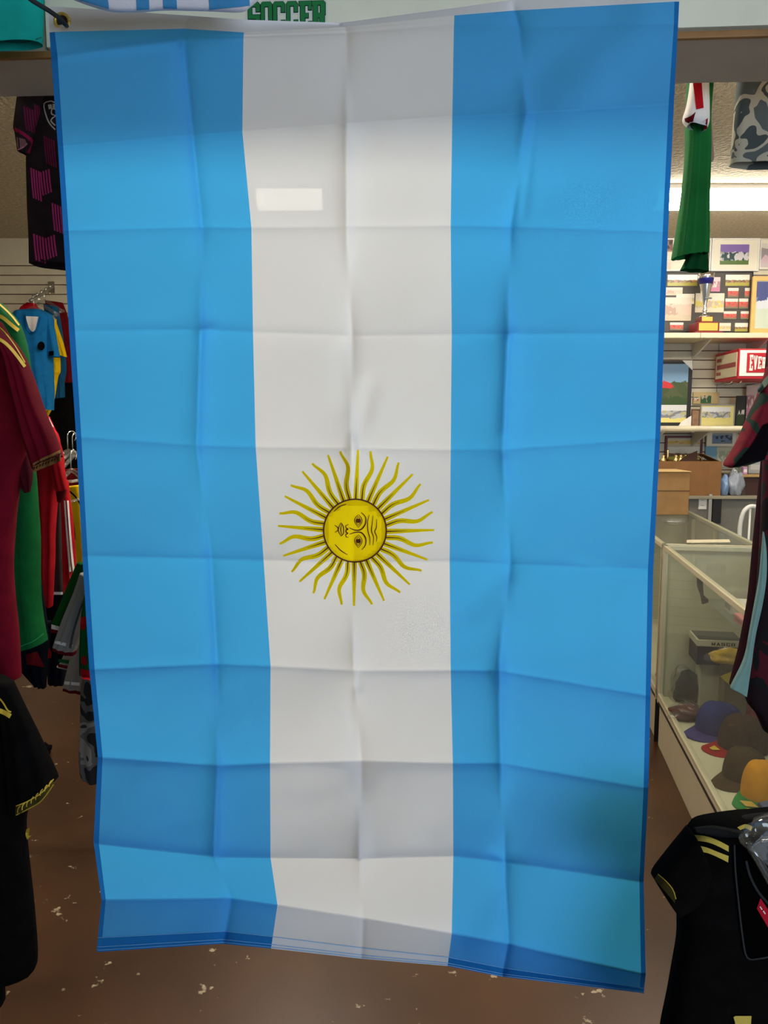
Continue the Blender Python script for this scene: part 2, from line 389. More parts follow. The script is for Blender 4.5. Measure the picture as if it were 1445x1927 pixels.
# ------------------------------------------------------------------ fluorescent fixtures
M_tube = bpy.data.materials.new('fluorescent_glow'); M_tube.use_nodes = True; nt = M_tube.node_tree; nt.nodes.clear()
em = nt.nodes.new('ShaderNodeEmission'); em.inputs[0].default_value = (1.0, .945, .84, 1); em.inputs[1].default_value = LAMP_E
oo = nt.nodes.new('ShaderNodeOutputMaterial'); nt.links.new(em.outputs[0], oo.inputs[0])
def glow(k):
    if k == 1: return M_tube
    m = M_tube.copy(); m.node_tree.nodes['Emission'].inputs[1].default_value = LAMP_E * k; return m
def fixture(x0, x1, Y, label, d=.17, k=1):
    t = thing('ceiling_light', label, 'lamp', ((x0 + x1) / 2, Y, ZC - .10), 'fluorescent ceiling lights')
    MB().box(x0 - .015, x1 + .015, Y - d / 2 - .01, Y + d / 2 + .01, ZC - .022, ZC + .001).build('housing', M_white, t)
    mb = MB(); prof = [(-d / 2, -.022), (-d / 2 * .92, -.07), (-d / 2 * .5, -.10), (d / 2 * .5, -.10), (d / 2 * .92, -.07), (d / 2, -.022)]
    mb.prism([Vector((x0, Y + a, ZC + c)) for a, c in prof], (x1 - x0, 0, 0)); mb.build('diffuser', glow(k), t)
    for xa in (x0 - .015, x1): MB().box(xa, xa + .015, Y - d / 2, Y + d / 2, ZC - .105, ZC - .022).build('end_cap', M_white, t)
YL = 4.35
x = at(1228, 377, YL).x; fixture(x, x + 1.22, YL, 'bright fluorescent ceiling light above the photo wall, right of the flag', k=.55)
x0, x1 = at(487, 388, YL).x, at(608, 388, YL).x; fixture(x0, x1, YL, 'short fluorescent light glowing through the white stripe of the flag')
x0 = -.95; fixture(x0, x0 + 1.22, 2.62, 'fluorescent ceiling light hidden behind the beam above the flag')
fixture(1.3, 2.52, 2.62, 'fluorescent ceiling light hidden behind the beam above the glass cases', k=.45)
# ================================================================== THE FLAG
YLf, YRf = 1.205, 1.135
def fY(px): return YLf + (YRf - YLf) * (px - 100) / 1150
ROWS = [
 [(91, 12), (101, 12), (350, 29), (459, 37), (640, 43), (855, 15), (962, 0), (1269, -22), (1279, -22)],
 [(93, 61), (103, 60), (347, 54), (459, 61), (648, 51), (855, 29), (965, 20), (1269, 3), (1278, 3)],
 [(96, 105), (108, 103), (342, 74), (458, 72), (650, 66), (854, 52), (974, 52), (1268, 45), (1276, 45)],
 [(109, 277), (119, 276), (360, 255), (456, 248), (655, 233), (851, 220), (993, 212), (1258, 196), (1268, 195)],
 [(119, 434), (129, 433), (378, 427), (473, 428), (655, 426), (848, 424), (958, 426), (1247, 435), (1257, 436)],
 [(130, 623), (141, 623), (380, 620), (476, 625), (659, 632), (850, 630), (958, 629), (1239, 628), (1250, 628)],
 [(143, 820), (153, 822), (373, 838), (481, 841), (664, 843), (848, 846), (949, 845), (1233, 825), (1242, 824)],
 [(155, 1047), (165, 1047), (395, 1052), (496, 1055), (661, 1059), (846, 1057), (957, 1062), (1219, 1072), (1229, 1075)],
 [(168, 1259), (178, 1259), (406, 1249), (509, 1253), (669, 1262), (848, 1261), (941, 1262), (1215, 1308), (1224, 1310)],
 [(184, 1424), (193, 1425), (412, 1440), (508, 1436), (678, 1432), (852, 1436), (945, 1436), (1211, 1482), (1220, 1482)],
 [(176, 1584), (186, 1588), (405, 1612), (509, 1614), (678, 1614), (853, 1610), (947, 1621), (1203, 1658), (1211, 1658)],
 [(191, 1693), (199, 1693), (433, 1690), (522, 1703), (682, 1728), (850, 1757), (954, 1776), (1206, 1833), (1215, 1833)],
 [(182, 1791), (190, 1791), (418, 1776), (510, 1785), (678, 1804), (842, 1818), (943, 1838), (1203, 1868), (1211, 1870)]]
OFF = [.030, .012, -.002, -.024, -.008, -.008, -.004, -.014, .018, .025, -.023, .020, -.026]   # + is away from the camera
BUL = [0, .002, -.003, .003, .002, -.002, .002, .004, -.010, .002, .003, .001]            # belly of the panel under each crease
LOCC = {2: [0, .004, .006, .005, .004, -.006, -.006, .005, .006, -.005, -.006, .005, .005],
        4: [0, .003, .004, -.005, -.006, .005, -.006, .004, -.006, .006, -.006, .003, .002],
        6: [0, .004, .005, -.006, .005, -.007, -.008, .005, -.008, -.007, .006, .005, .005]}
KR = [0, 0, .004, -.004, .0045, -.0035, .004, -.0045, .005, .0045, -.0045, .003, 0]
SEG = [2, 26, 13, 20, 20, 12, 30, 2]; VS = [6, 8, 26, 26, 28, 28, 28, 28, 26, 26, 16, 12]
def lerp(a, b, t): return a + (b - a) * t
RIDGES = [((1215, 20), (1060, 205), -.007, 55), ((1150, 40), (1000, 160), .005, 40), ((955, 1625), (870, 1760), .006, 26), ((945, 1078), (875, 1150), .006, 24),
          ((972, 650), (966, 830), -.003, 7), ((1006, 225), (985, 410), .0026, 6), ((720, 245), (727, 300), -.0012, 4), ((700, 720), (672, 822), .005, 15), ((640, 660), (646, 760), .003, 18),
          ((1226, 1092), (1090, 1064), .004, 11), ((664, 826), (664, 846), -.005, 9), ((669, 1262), (673, 1290), .006, 9), ((943, 1262), (947, 1290), -.006, 9), ((949, 828), (950, 850), .006, 9),
          ((376, 632), (395, 618), -.005, 9), ((955, 640), (966, 626), -.005, 9), ((400, 1605), (404, 1440), -.003, 10), ((330, 770), (346, 800), .002, 8), ((930, 1606), (952, 1622), .005, 9),
          ((180, 600), (150, 640), .002, 14), ((430, 1300), (460, 1330), .0015, 12), ((660, 1300), (668, 1430), .004, 14), ((690, 1440), (700, 1600), .003, 22), ((630, 50), (650, 200), .004, 22), ((112, 106), (340, 76), -.007, 9), ((345, 74), (455, 68), -.004, 8)]
def seg_d(px, py, a, b_):
    vx, vy = b_[0] - a[0], b_[1] - a[1]; t = max(0, min(1, ((px - a[0]) * vx + (py - a[1]) * vy) / (vx * vx + vy * vy)))
    return math.hypot(px - a[0] - vx * t, py - a[1] - vy * t)
EASE = {1: lambda t: math.sin(t * math.pi / 2), 2: lambda t: 1 - math.cos(t * math.pi / 2), 3: lambda t: math.sin(t * math.pi / 2), 4: lambda t: 1 - math.cos(t * math.pi / 2), 5: lambda t: math.sin(t * math.pi / 2), 6: lambda t: 1 - math.cos(t * math.pi / 2)}
grid = []; ginfo = []
for r in range(12):
    nsub = VS[r] + (1 if r == 11 else 0)
    for k in range(nsub):
        v = k / VS[r]; v = .35 * v + .65 * (.5 - .5 * math.cos(math.pi * v)); row = []
        for c in range(8):
            for q in range(SEG[c] + (1 if c == 7 else 0)):
                u = q / SEG[c]
                if c in EASE: u = .3 * u + .7 * EASE[c](u)
                P = lambda rr, cc: ROWS[rr][cc]
                def rowpt(rr): return (lerp(P(rr, c)[0], P(rr, c + 1)[0], u), lerp(P(rr, c)[1], P(rr, c + 1)[1], u))
                p0 = rowpt(r); p1 = rowpt(r + 1); px, py = lerp(p0[0], p1[0], v), lerp(p0[1], p1[1], v)
                s_ = v * v * (3 - 2 * v); s_ = v
                d = lerp(OFF[r], OFF[r + 1], s_) + BUL[r] * math.sin(math.pi * v)
                # local fold lines
                dv = min(v, 1 - v) * abs(p1[1] - p0[1])
                d += KR[r if v <= .5 else r + 1] * math.exp(-dv / 10)
                for cc, amps in LOCC.items():
                    xc = lerp(P(r, cc)[0], P(r + 1, cc)[0], v)
                    a = lerp(amps[r], amps[r + 1], s_)
                    e = px - xc
                    d += (2.3 * math.exp(-abs(e) / 9) + 1.6 * math.exp(-abs(e) / 40)) * a * (1.0 if e * a > 0 else .75)
                # broad and fine rumples
                d += .0055 * noise.noise(Vector((px / 170, py / 150, 3.1))) + .0016 * noise.noise(Vector((px / 60, py / 55, 9.4))) + .0004 * noise.noise(Vector((px / 22, py / 26, 1.4)))
                for a_, b_, am, wd_ in RIDGES:
                    if abs(px - (a_[0] + b_[0]) / 2) < 200 and abs(py - (a_[1] + b_[1]) / 2) < 220:
                        d += am * math.exp(-(seg_d(px, py, a_, b_) / wd_) ** 2)
                if r == 0 and c < 4: d += .006 * math.sin(math.pi * v)
                row.append(at(px, py, fY(px) + d))
        grid.append(row); ginfo.append((r, v))
NC = len(grid[0]); NR = len(grid)
colseg = []
for c in range(8): colseg += [c] * SEG[c]
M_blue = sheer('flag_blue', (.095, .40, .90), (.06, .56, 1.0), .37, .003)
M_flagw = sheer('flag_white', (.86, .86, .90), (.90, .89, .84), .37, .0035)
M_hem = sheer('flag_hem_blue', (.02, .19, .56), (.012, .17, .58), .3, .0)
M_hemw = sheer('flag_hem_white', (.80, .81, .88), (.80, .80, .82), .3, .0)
M_band = sheer('flag_heading', (.90, .90, .95), (.6, .6, .6), .18, .0)
flag = thing('national_flag', 'large sky blue and white flag with a golden sun face, hanging in the opening', 'flag', at(690, 1830, 1.17))
def flagpart(name, sel, mats, mi=None, lab=None):
    idx = {}; vs = []; fs = []; fmz = []
    for i in range(NR - 1):
        for j in range(NC - 1):
            if sel(i, j):
                f = []
                for a, c in ((i, j), (i + 1, j), (i + 1, j + 1), (i, j + 1)):
                    if (a, c) not in idx: idx[(a, c)] = len(vs); vs.append(grid[a][c])
                    f.append(idx[(a, c)])
                fs.append(tuple(f)); fmz.append(mi(i, j) if mi else 0)
    o = mesh(name, vs, fs, mats, flag, True, fmz)
    if lab: o['label'] = lab
    return o
isband = lambda i: ginfo[i][0] == 0
isbot = lambda i: ginfo[i][0] == 11 and ginfo[i][1] >= .62
flagpart('heading_band', lambda i, j: isband(i), [M_band], lab='white canvas heading band')
body = lambda i: not isband(i) and not isbot(i)
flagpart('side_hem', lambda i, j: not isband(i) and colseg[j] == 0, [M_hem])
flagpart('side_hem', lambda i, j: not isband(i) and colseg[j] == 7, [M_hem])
flagpart('blue_stripe', lambda i, j: body(i) and 1 <= colseg[j] <= 2, [M_blue])
def in_disc(i, j):   # the sun disc is dyed cloth, no white layer behind it
    if not 6 <= ginfo[i][0] <= 7: return False
    for a_, c_ in ((i, j), (i + 1, j), (i, j + 1), (i + 1, j + 1)):
        d_ = grid[a_][c_] - CO; fwd = d_.y * math.cos(TH) - d_.z * math.sin(TH); up_ = d_.y * math.sin(TH) + d_.z * math.cos(TH)
        if math.hypot(W / 2 + F * d_.x / fwd - 668, H / 2 - F * up_ / fwd - 998.5) > 57: return False
    return True
flagpart('white_stripe', lambda i, j: body(i) and 3 <= colseg[j] <= 4 and not in_disc(i, j), [M_flagw])
flagpart('blue_stripe', lambda i, j: body(i) and 5 <= colseg[j] <= 6, [M_blue])
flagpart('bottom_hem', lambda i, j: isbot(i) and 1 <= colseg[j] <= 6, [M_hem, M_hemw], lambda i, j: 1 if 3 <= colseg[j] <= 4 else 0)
FV = [p for row in grid for p in row]
FB = BVHTree.FromPolygons(FV, [(i * NC + j, (i + 1) * NC + j, (i + 1) * NC + j + 1, i * NC + j + 1) for i in range(NR - 1) for j in range(NC - 1)])
# stitch lines
M_stitch = mat('stitching', srgb(120, 180, 235), .8)
def stitch(fr, a, b_):
    mb = MB(); pts = []
    for c in range(a, b_):
        i = NR - 1 - fr; pts.append(grid[i][c] + Vector((0, -.0008, 0)))
    mb.tube(pts, .0005, 4); return mb.build('stitching', M_stitch, flag, True)
for fr in (1, 2, 4): stitch(fr, 0, NC)
# sun emblem, face turned to the right
M_sun = sheer('sun_yellow', (1.0, .75, .004), (1.0, .78, .008), .37, .0)
M_ray = sheer('ray_yellow', (1.0, .74, .004), (1.0, .78, .008), .08, .0)
M_line = mat('sun_line', srgb(92, 34, 8), .8)
SX, SY, SR = 668.0, 998.5, 59.0
mb_v = []; mb_f = []; rings = 10; nn = 64
mb_v.append(proj(FB, SX, SY, .0005, 1.17))
for r_ in range(1, rings + 1):
    for j in range(nn):
        q = 2 * math.pi * j / nn; mb_v.append(proj(FB, SX + SR * r_ / rings * math.cos(q), SY + SR * r_ / rings * math.sin(q), .0005, 1.17))
for j in range(nn): mb_f.append((0, 1 + j, 1 + (j + 1) % nn))
for r_ in range(rings - 1):
    for j in range(nn): a = 1 + r_ * nn; mb_f.append((a + j, a + nn + j, a + nn + (j + 1) % nn, a + (j + 1) % nn))
sun = mesh('sun_emblem', mb_v, mb_f, M_sun, flag); sun['label'] = 'golden sun emblem with a face turned sideways'
for k in range(32):
    a = math.radians(k * 11.25 + 1.5); ca, sa = math.cos(a), math.sin(a); pts = []; ws = []; core = []; cw = []
    for i in range(15):
        t = i / 14; r_ = SR + 1 + (146 - SR) * t
        wob = 0 if k % 2 == 0 else 5.2 * math.sin(t * 2 * math.pi * 1.18 + .05) * min(1, .25 + t * 1.1) * -1.1
        cx, cy = 668 + 2 * t, 998.5 - 5 * t
        pts.append((cx + ca * r_ - sa * wob, cy + sa * r_ + ca * wob)); ws.append(5.2 - 3.3 * t if k % 2 == 0 else 4.9 - 2.9 * t ** 2)
        if t < .46: core.append(pts[-1]); cw.append(1.15 - 1.05 * t / .46)
    decal('sun_ray', FB, stroke_secs(pts, ws), M_ray, sun, .001, 1, 2, 1.17)
    decal('ray_core', FB, stroke_secs(core, cw), M_line, sun, .0022, 1, 1, 1.17)
decal('disc_outline', FB, stroke_secs([(SX + SR * math.cos(q * math.pi / 40), SY + SR * math.sin(q * math.pi / 40)) for q in range(81)], 1.35), M_line, sun, .0023, 1, 1, 1.17)
cv = lambda L: [(500 + a / 4.25, 830 + b_ / 4.25) for a, b_ in L]
def face(name, lines, w=1.0):
    vs = []; fs = []
    for L in lines:
        P2 = spline([Vector(p) for p in cv(L)], 5); n_ = len(P2)
        ww = [w * (.45 + .55 * math.sin(math.pi * min(1, max(0, i / (n_ - 1))))) for i in range(n_)]
        k = len(vs)
        for s_ in stroke_secs([tuple(p) for p in P2], ww): vs += [proj(FB, s_[0], s_[1], .0024, 1.17), proj(FB, s_[2], s_[3], .0024, 1.17)]
        fs += [(k + 2 * i, k + 2 * i + 1, k + 2 * i + 3, k + 2 * i + 2) for i in range(n_ - 1)]
    return mesh(name, vs, fs, M_line, sun)
for L in ([(828, 590), (815, 650), (818, 720), (833, 780), (832, 835)], [(858, 595), (850, 670), (846, 720), (862, 770), (858, 835)], [(888, 625), (885, 690), (872, 725), (888, 765), (885, 805)]): face('forehead_line', [L])
face('cheek_line', [[(545, 565), (590, 525), (645, 505)]]); face('cheek_line', [[(553, 825), (600, 875), (655, 910)]])
face('brow', [[(762, 570), (798, 610), (795, 665), (760, 708), (712, 712), (668, 693)]], 1.3)
face('brow', [[(670, 745), (720, 730), (765, 733), (798, 775), (797, 830), (768, 870)]], 1.3)
face('nose', [[(662, 668), (640, 678), (644, 696), (658, 704), (644, 712), (642, 728), (656, 738), (640, 748), (645, 768), (662, 768)]], 1.2)
face('mouth', [[(602, 652), (585, 688), (582, 722), (604, 762)], [(602, 652), (620, 685), (622, 735), (604, 762)], [(608, 662), (600, 705), (608, 755)], [(550, 672), (574, 690), (577, 712), (553, 732)]], 1.0)
for cy in (640, 802):
    face('eye', [[(742, cy - 52), (716, cy - 25), (712, cy + 8), (740, cy + 52)], [(742, cy - 52), (766, cy - 22), (768, cy + 12), (740, cy + 52)], [(740, cy - 38), (724, cy - 12), (725, cy + 12), (738, cy + 36)], [(740, cy - 38), (756, cy - 12), (756, cy + 12), (738, cy + 36)]], .8)
    P2 = cv([(740 + 18 * math.cos(q * .5236), cy - 2 + 18 * math.sin(q * .5236)) for q in range(12)])
    mesh('iris', [proj(FB, p[0], p[1], .0026, 1.17) for p in P2], [tuple(range(12))], M_line, sun)
# brass grommet and the black cord through it
gc = proj(FB, 117, 40, .005, 1.2); mb = MB()
for R_, h in ((.0105, 0),):
    ring = []; n_ = 28
    for j in range(n_ + 1): q = 2 * math.pi * j / n_; ring.append(gc + Vector((R_ * math.cos(q), 0, R_ * math.sin(q))))
    mb.tube(ring, .0024, 8)
g = mb.build('grommet', M_brass, flag, True); g['label'] = 'brass grommet'
mb = MB(); mb.prism([gc + Vector((.0085 * math.cos(q * math.pi / 10), .0008, .0085 * math.sin(q * math.pi / 10))) for q in range(20)], (0, .0006, 0)); mb.build('grommet_hole', M_black, flag)
mb = MB(); mb.tube([at(-60, -60, 1.1), at(30, -22, 1.12), at(62, 2, 1.15), at(92, 20, 1.172), at(112, 34, 1.178), at(121, 44, 1.19), at(125, 48, 1.215)], .0034, 8)
tag(mb.build('cord', mat('black_cord', (.02, .025, .025), .7, var=.3, scale=80), None, True), 'black cord tied through the brass grommet of the flag', 'cord')
# ================================================================== HEADER: sign, teal shirt, striped shirt
M_board = mat('sign_board', srgb(232, 228, 206), .55, var=.06, scale=7)
def fy(x): return bf(x)
xs0, xs1 = at(84, 30, 1.5).x, XR - .05
sign = thing('shop_sign', 'off white sign board with green block letters above the flag', 'sign', (.3, bf(.3), ZB + .03))
MB().quadbox(slab(xs0, xs1, bf, bf, ZB + .015, ZB + .42, -.014, -.0005)).build('board', M_board, sign)
M_green = mat('letter_green', srgb(20, 122, 62), .5); M_lblk = mat('letter_outline', (.006, .02, .012), .5); M_lwh = mat('letter_halo', srgb(222, 224, 214), .55)
zb = None
for i, (ch, a, c) in enumerate(zip('SOCCER', (467, 491, 514, 539, 563, 587), (489, 512, 536, 560, 586, 612))):
    top = 6 - .6 * i; Yb = bf(at(a, 20, 1.5).x) - .0145
    o_ = at(a, top, Yb); p_ = at(c, top, Yb); hgt = .049
    org = o_ - Vector((0, 0, hgt)); ux = (p_ - o_); w_ = ux.length; ux = Vector((1, (bf(1) - bf(0)), 0)).normalized()
    letter('letter_halo', ch, org, ux, Vector((0, 0, 1)), w_, hgt, .0006, M_lwh, sign, .0038)
    letter('letter_outline', ch, org, ux, Vector((0, 0, 1)), w_, hgt, .001, M_lblk, sign, .0011, lift=.0006)
    letter('letter', ch, org, ux, Vector((0, 0, 1)), w_, hgt, .001, M_green, sign, 0, lift=.0014)
# teal shirt
sh = thing('teal_shirt', 'plain teal shirt hem hanging at the top left corner', 'shirt', at(0, 90, 1.36))
M_teal = cloth_mat('teal_knit', srgb(28, 172, 160), .08)
o = loft('body', [(-330, -330, 70, -330, 1.42, 1.42), (-320, -150, 84, -160), (-310, -20, 82, -20), (-300, 60, 81, 60), (-300, 95, 80, 84)], 1.36, .022, M_teal, sh, (3, .004), .003, 2)
decal('hem_seam', o, [(-5, 74, -5, 76.5), (40, 79, 40, 81.5), (79, 69, 79, 71.5)], mat('teal_seam', srgb(18, 120, 112), .9), sh, .001, 8, 1)
# striped shirt hem in front of the flag's heading
sh = thing('striped_shirt', 'blue and white striped shirt hem above the top edge of the flag', 'shirt', at(330, 10, 1.11))
M_sb = cloth_mat('stripe_blue', srgb(72, 145, 200), .08); M_sw = cloth_mat('stripe_white', srgb(226, 222, 232), .04)
base = loft('body', [(120, -70, 128, -6), (160, -70, 168, 9), (212, -70, 212, 20), (262, -70, 262, 20.5), (310, -70, 310, 17.5), (395, -70, 395, 20), (450, -70, 452, 21.5), (470, -70, 470, 12), (492, -70, 486, -2)], 1.10, .01, M_sw, sh, (0, 0), .001, 1.0, close_end=True)
for a0, a1, b0, b1 in ((122, 172, 146, 205), (245, 272, 257, 281), (298, 322, 307, 333), (380, 462, 394, 470)):
    def yb(x):
        pts = [(128, -6), (168, 9), (212, 20), (262, 20.5), (310, 17.5), (395, 20), (452, 21.5), (470, 12)]
        for (xa, ya), (xb, y_b) in zip(pts, pts[1:]):
            if xa <= x <= xb: return ya + (y_b - ya) * (x - xa) / (xb - xa)
        return -6
    decal('stripe', base, [(a0, -60, a1, -60), (lerp(a0, b0, .5), -25, lerp(a1, b1, .5), -25), (lerp(a0, b0, .92), min(-2, yb(b0) - 6), lerp(a1, b1, .92), min(-2, yb(b1) - 6)), (b0, yb(b0) - 1.2, b1, yb(b1) - 1.2)], M_sb, sh, .0012, 5, 8, 1.10)
# ================================================================== LEFT SIDE
def shirt_thing(name, label, cat, px, py, Y, group=None): return thing(name, label, cat, at(px, py, Y), group)
def hanger(label, hx, hy, Y, w=.40, yaw=0.0, group='clear plastic hangers', name='plastic_hanger', m=None, hookm=None, drop=.10, r=.0035):
    """clear plastic clothes hanger: shoulder bar, cross bar, metal hook"""
    c = at(hx, hy, Y); t = thing(name, label, 'hanger', c, group); m = m or M_plastic
    ux = Vector((math.cos(yaw), math.sin(yaw), 0)); uz = Vector((0, 0, 1))
    P = lambda a, b_: c + ux * a + uz * b_
    MB().tube([P(-w / 2, -drop), P(-w * .3, -drop * .55), P(-.03, -.012), P(0, 0), P(.03, -.012), P(w * .3, -drop * .55), P(w / 2, -drop)], r * 1.5, 8).build('shoulder_bar', m, t, True)
    MB().tube([P(-w / 2 * .93, -drop), P(0, -drop * 1.12), P(w / 2 * .93, -drop)], r, 8).build('cross_bar', m, t, True)
    MB().tube([P(0, 0), P(0, .03)] + [P(.018 - .018 * math.cos(q * .5), .045 + .018 * math.sin(q * .5)) for q in range(0, 9)], .0016, 6).build('hook', hookm or M_chrome, t, True)
    return t
# --- magenta and black jersey hanging behind the beam
M_bk = mat('black_knit', (.004, .0036, .0036), .95, 0, .3, 30, .15, 500, spec=.03); M_bkb = cloth_mat('black_brown_knit', srgb(44, 34, 36), .2)
M_mag = cloth_mat('magenta_print', srgb(190, 58, 116), .12); M_magd = cloth_mat('magenta_dark', srgb(118, 34, 68), .2); M_cuffm = cloth_mat('magenta_cuff', srgb(158, 30, 70), .15)
t = shirt_thing('striped_jersey', 'black jersey with magenta bar print and shield crest behind the beam', 'jersey', 95, 500, 1.76)
o = loft('body', [(62, 86, 250, 86), (60, 200, 240, 200), (56, 290, 235, 290), (57, 380, 232, 380), (59, 450, 230, 450), (60, 498, 228, 510)], 1.78, .05, M_bkb, t, (3, .004), .004, 1)
sl = loft('sleeve', [(48, 130, 100, 130), (36, 180, 84, 186), (28, 238, 66, 250), (30, 250, 62, 268), (34, 285, 55, 292)], 1.74, .035, M_bkb, t, (2, .003), .003, 2)
decal('cuff', sl, stroke_secs([(27, 243), (44, 252), (61, 267), (58, 280), (50, 294)], 3.2), M_cuffm, t, .002, 4, 2)
decal('cuff_edge', sl, stroke_secs([(33, 282), (44, 277), (51, 270)], 1.2), mat('pink_piping', srgb(190, 110, 130), .8), t, .002, 4, 1)
decal('cuff_lining', sl, [(31, 258, 47, 262), (32, 272, 50, 271), (34, 280, 44, 277)], cloth_mat('sleeve_lining', srgb(140, 95, 92)), t, .0014, 4, 3)
for i, (ax, ay, w_, h_, nb, sk, m_) in enumerate(((82, 256, 22, 52, 5, -6, M_magd), (57, 316, 19, 57, 4, -8, M_mag), (75, 324, 20, 44, 4, 8, M_mag), (97, 382, 20, 52, 4, -6, M_mag), (62, 440, 22, 50, 4, -10, M_mag), (84, 448, 21, 40, 4, 8, M_mag), (44, 200, 30, 45, 6, -5, M_magd), (64, 196, 12, 44, 3, -8, M_magd))):
    src = sl if ay < 210 else o
    for k in range(nb):
        x0 = ax + k * w_ / nb; x1 = x0 + w_ / nb * .62; dy = k * 2.0 * (1 if sk < 0 else -1)
        decal('print_bar', src, [(x0, ay + dy, x1, ay + dy), (x0 + 2, ay + h_ * .5 + dy, x1 + 2, ay + h_ * .5 + dy), (x0 + 5, ay + h_ + dy, x1 + 5, ay + h_ + dy)], m_, t, .0012, 3, 1)
M_silver = mat('crest_silver', srgb(180, 176, 168), .5)
decal('crest', o, stroke_secs([(97, 190), (83, 195), (86, 215), (93, 232), (104, 244)], 1.2), M_silver, t, .002, 3, 1)
decal('crest', o, stroke_secs([(97, 190), (104, 193), (114, 190)], 1.2), M_silver, t, .002, 3, 1)
decal('crest', o, [(90, 197, 97, 196), (92, 206, 98, 204)], M_silver, t, .002, 2, 1)
decal('crest', o, [(99, 195, 103, 196), (99, 203, 103, 204)], M_silver, t, .002, 2, 1)
decal('crest', o, stroke_secs([(105, 206), (98, 205), (97, 214), (104, 218), (99, 222), (96, 228), (104, 236)], 1.3), M_silver, t, .002, 3, 1)

t = thing('hanging_rail', 'steel rail fixed behind the beam that carries the hanging jerseys', 'rail', Vector((0, 1.78, 2.34)))
MB().tube([(-1.15, 1.78, 2.365), (1.6, 1.78, 2.365)], .011, 10).build('rail', M_chrome, t, True)
for xx in (-1.05, 0, 1.5): MB().box(xx - .012, xx + .012, bk(xx) - .002, 1.785, 2.355, 2.375).build('bracket', M_chrome, t)
# --- wine red jersey at the left edge, gold shoulder stripes and patterned cuff
M_wine = cloth_mat('wine_knit', srgb(104, 12, 28), .18); M_wined = cloth_mat('wine_knit_dark', srgb(74, 14, 26), .2)
t = shirt_thing('wine_jersey', 'wine red jersey with gold shoulder stripes and patterned cuff at the left edge', 'jersey', -60, 1290, 1.5)
o = loft('body', [(-190, 530, 0, 606), (-200, 640, 46, 690), (-200, 770, 62, 800), (-195, 890, 36, 900), (-195, 1050, 22, 1050), (-195, 1180, 30, 1180), (-195, 1288, 36, 1276)], 1.53, .04, M_wine, t, (5, .007), .005, 3)
sl = loft('sleeve', [(-20, 605, 26, 650), (6, 650, 49, 690), (26, 735, 77, 768), (44, 815, 103, 826), (63, 882, 114, 858)], 1.45, .05, M_wine, t, (3, .006), .005, 3)
loft('sleeve', [(0, 780, 50, 800), (20, 860, 58, 870), (36, 905, 60, 900), (48, 928, 57, 925)], 1.55, .03, M_wined, t, (2, .003), .003, 1)
dk = cloth_mat('gold_brown', srgb(138, 96, 52), .25); dl = cloth_mat('cuff_dark_line', srgb(58, 30, 20))
cuff = decal('patterned_cuff', sl, [(62, 872, 62, 889), (80, 862, 79, 882), (98, 854, 97, 875), (114, 846, 115, 867)], dk, t, .003, 5, 4)
for k in range(9):
    a = 65 + k * 5.6; y = 884 - k * 2.4
    decal('cuff_mark', sl, stroke_secs([(a - 2, y), (a + 1, y - 8), (a + 6, y - 13)], 1.0), dl, t, .0042, 3, 1)
decal('shoulder_stripe', sl, stroke_secs([(-10, 608), (8, 624), (28, 650), (47, 682)], 1.1), M_gold, t, .003, 4, 2)
decal('shoulder_stripe', sl, stroke_secs([(-12, 633), (8, 644), (26, 662), (47, 690)], 3.0), M_gold, t, .003, 4, 2)
# --- green jersey behind it
M_gr = cloth_mat('green_knit', srgb(14, 88, 42), .16)
t = shirt_thing('green_jersey', 'green jersey with gold shoulder stripes behind the wine jersey', 'jersey', 10, 1235, 1.75)
o = loft('body', [(-140, 540, 0, 570), (-120, 600, 36, 614), (-100, 690, 52, 690), (-80, 800, 58, 800), (-60, 890, 64, 892), (-40, 1000, 70, 1000), (-30, 1100, 70, 1110), (-25, 1165, 75, 1165), (-20, 1236, 84, 1208)], 1.76, .05, M_gr, t, (4, .007), .004, 4)
decal('shoulder_stripe', o, stroke_secs([(-14, 564), (2, 575), (20, 592), (36, 612)], 1.6), M_gold, t, .003, 4, 2)
decal('shoulder_stripe', o, stroke_secs([(-14, 590), (4, 597), (20, 610), (35, 622)], 3.4), M_gold, t, .003, 4, 2)
decal('hem_seam', o, stroke_secs([(20, 1222), (60, 1208), (82, 1192)], .7), cloth_mat('green_seam', srgb(40, 140, 80)), t, .003, 4, 1)
# --- red jersey with white collar tip
M_red = cloth_mat('red_knit', srgb(168, 20, 28), .15); M_redd = cloth_mat('red_knit_dark', srgb(96, 14, 20), .2); M_wh = cloth_mat('white_knit', srgb(228, 222, 216), .04)
t = shirt_thing('red_jersey', 'bright red jersey with a white shoulder behind the wine cuff', 'jersey', 84, 1140, 2.0)
o = loft('body', [(20, 770, 88, 785), (30, 810, 106, 830), (50, 870, 116, 880), (58, 930, 106, 935), (66, 1000, 102, 1000), (68, 1070, 101, 1075), (74, 1135, 97, 1142)], 2.02, .05, M_red, t, (3, .008), .005, 2)
loft('sleeve', [(92, 800, 110, 830), (95, 860, 119, 880), (102, 908, 126, 916), (108, 925, 126, 922)], 1.97, .04, M_red, t, (2, .004), .004, 1)
loft('sleeve', [(106, 915, 126, 918), (107, 930, 120, 938), (108, 944, 114, 946)], 1.99, .02, M_redd, t, (0, 0), .002, 1)
decal('white_shoulder', o, [(84, 783, 92, 786), (90, 795, 102, 806), (96, 806, 107, 826), (104, 820, 108, 834)], M_wh, t, .003, 4, 3)
for py in (882, 890): decal('white_trim', o, [(113, py - 3, 118, py - 3), (112, py, 119, py + 1), (113, py + 3, 118, py + 4)], M_wh, t, .004, 2, 1)
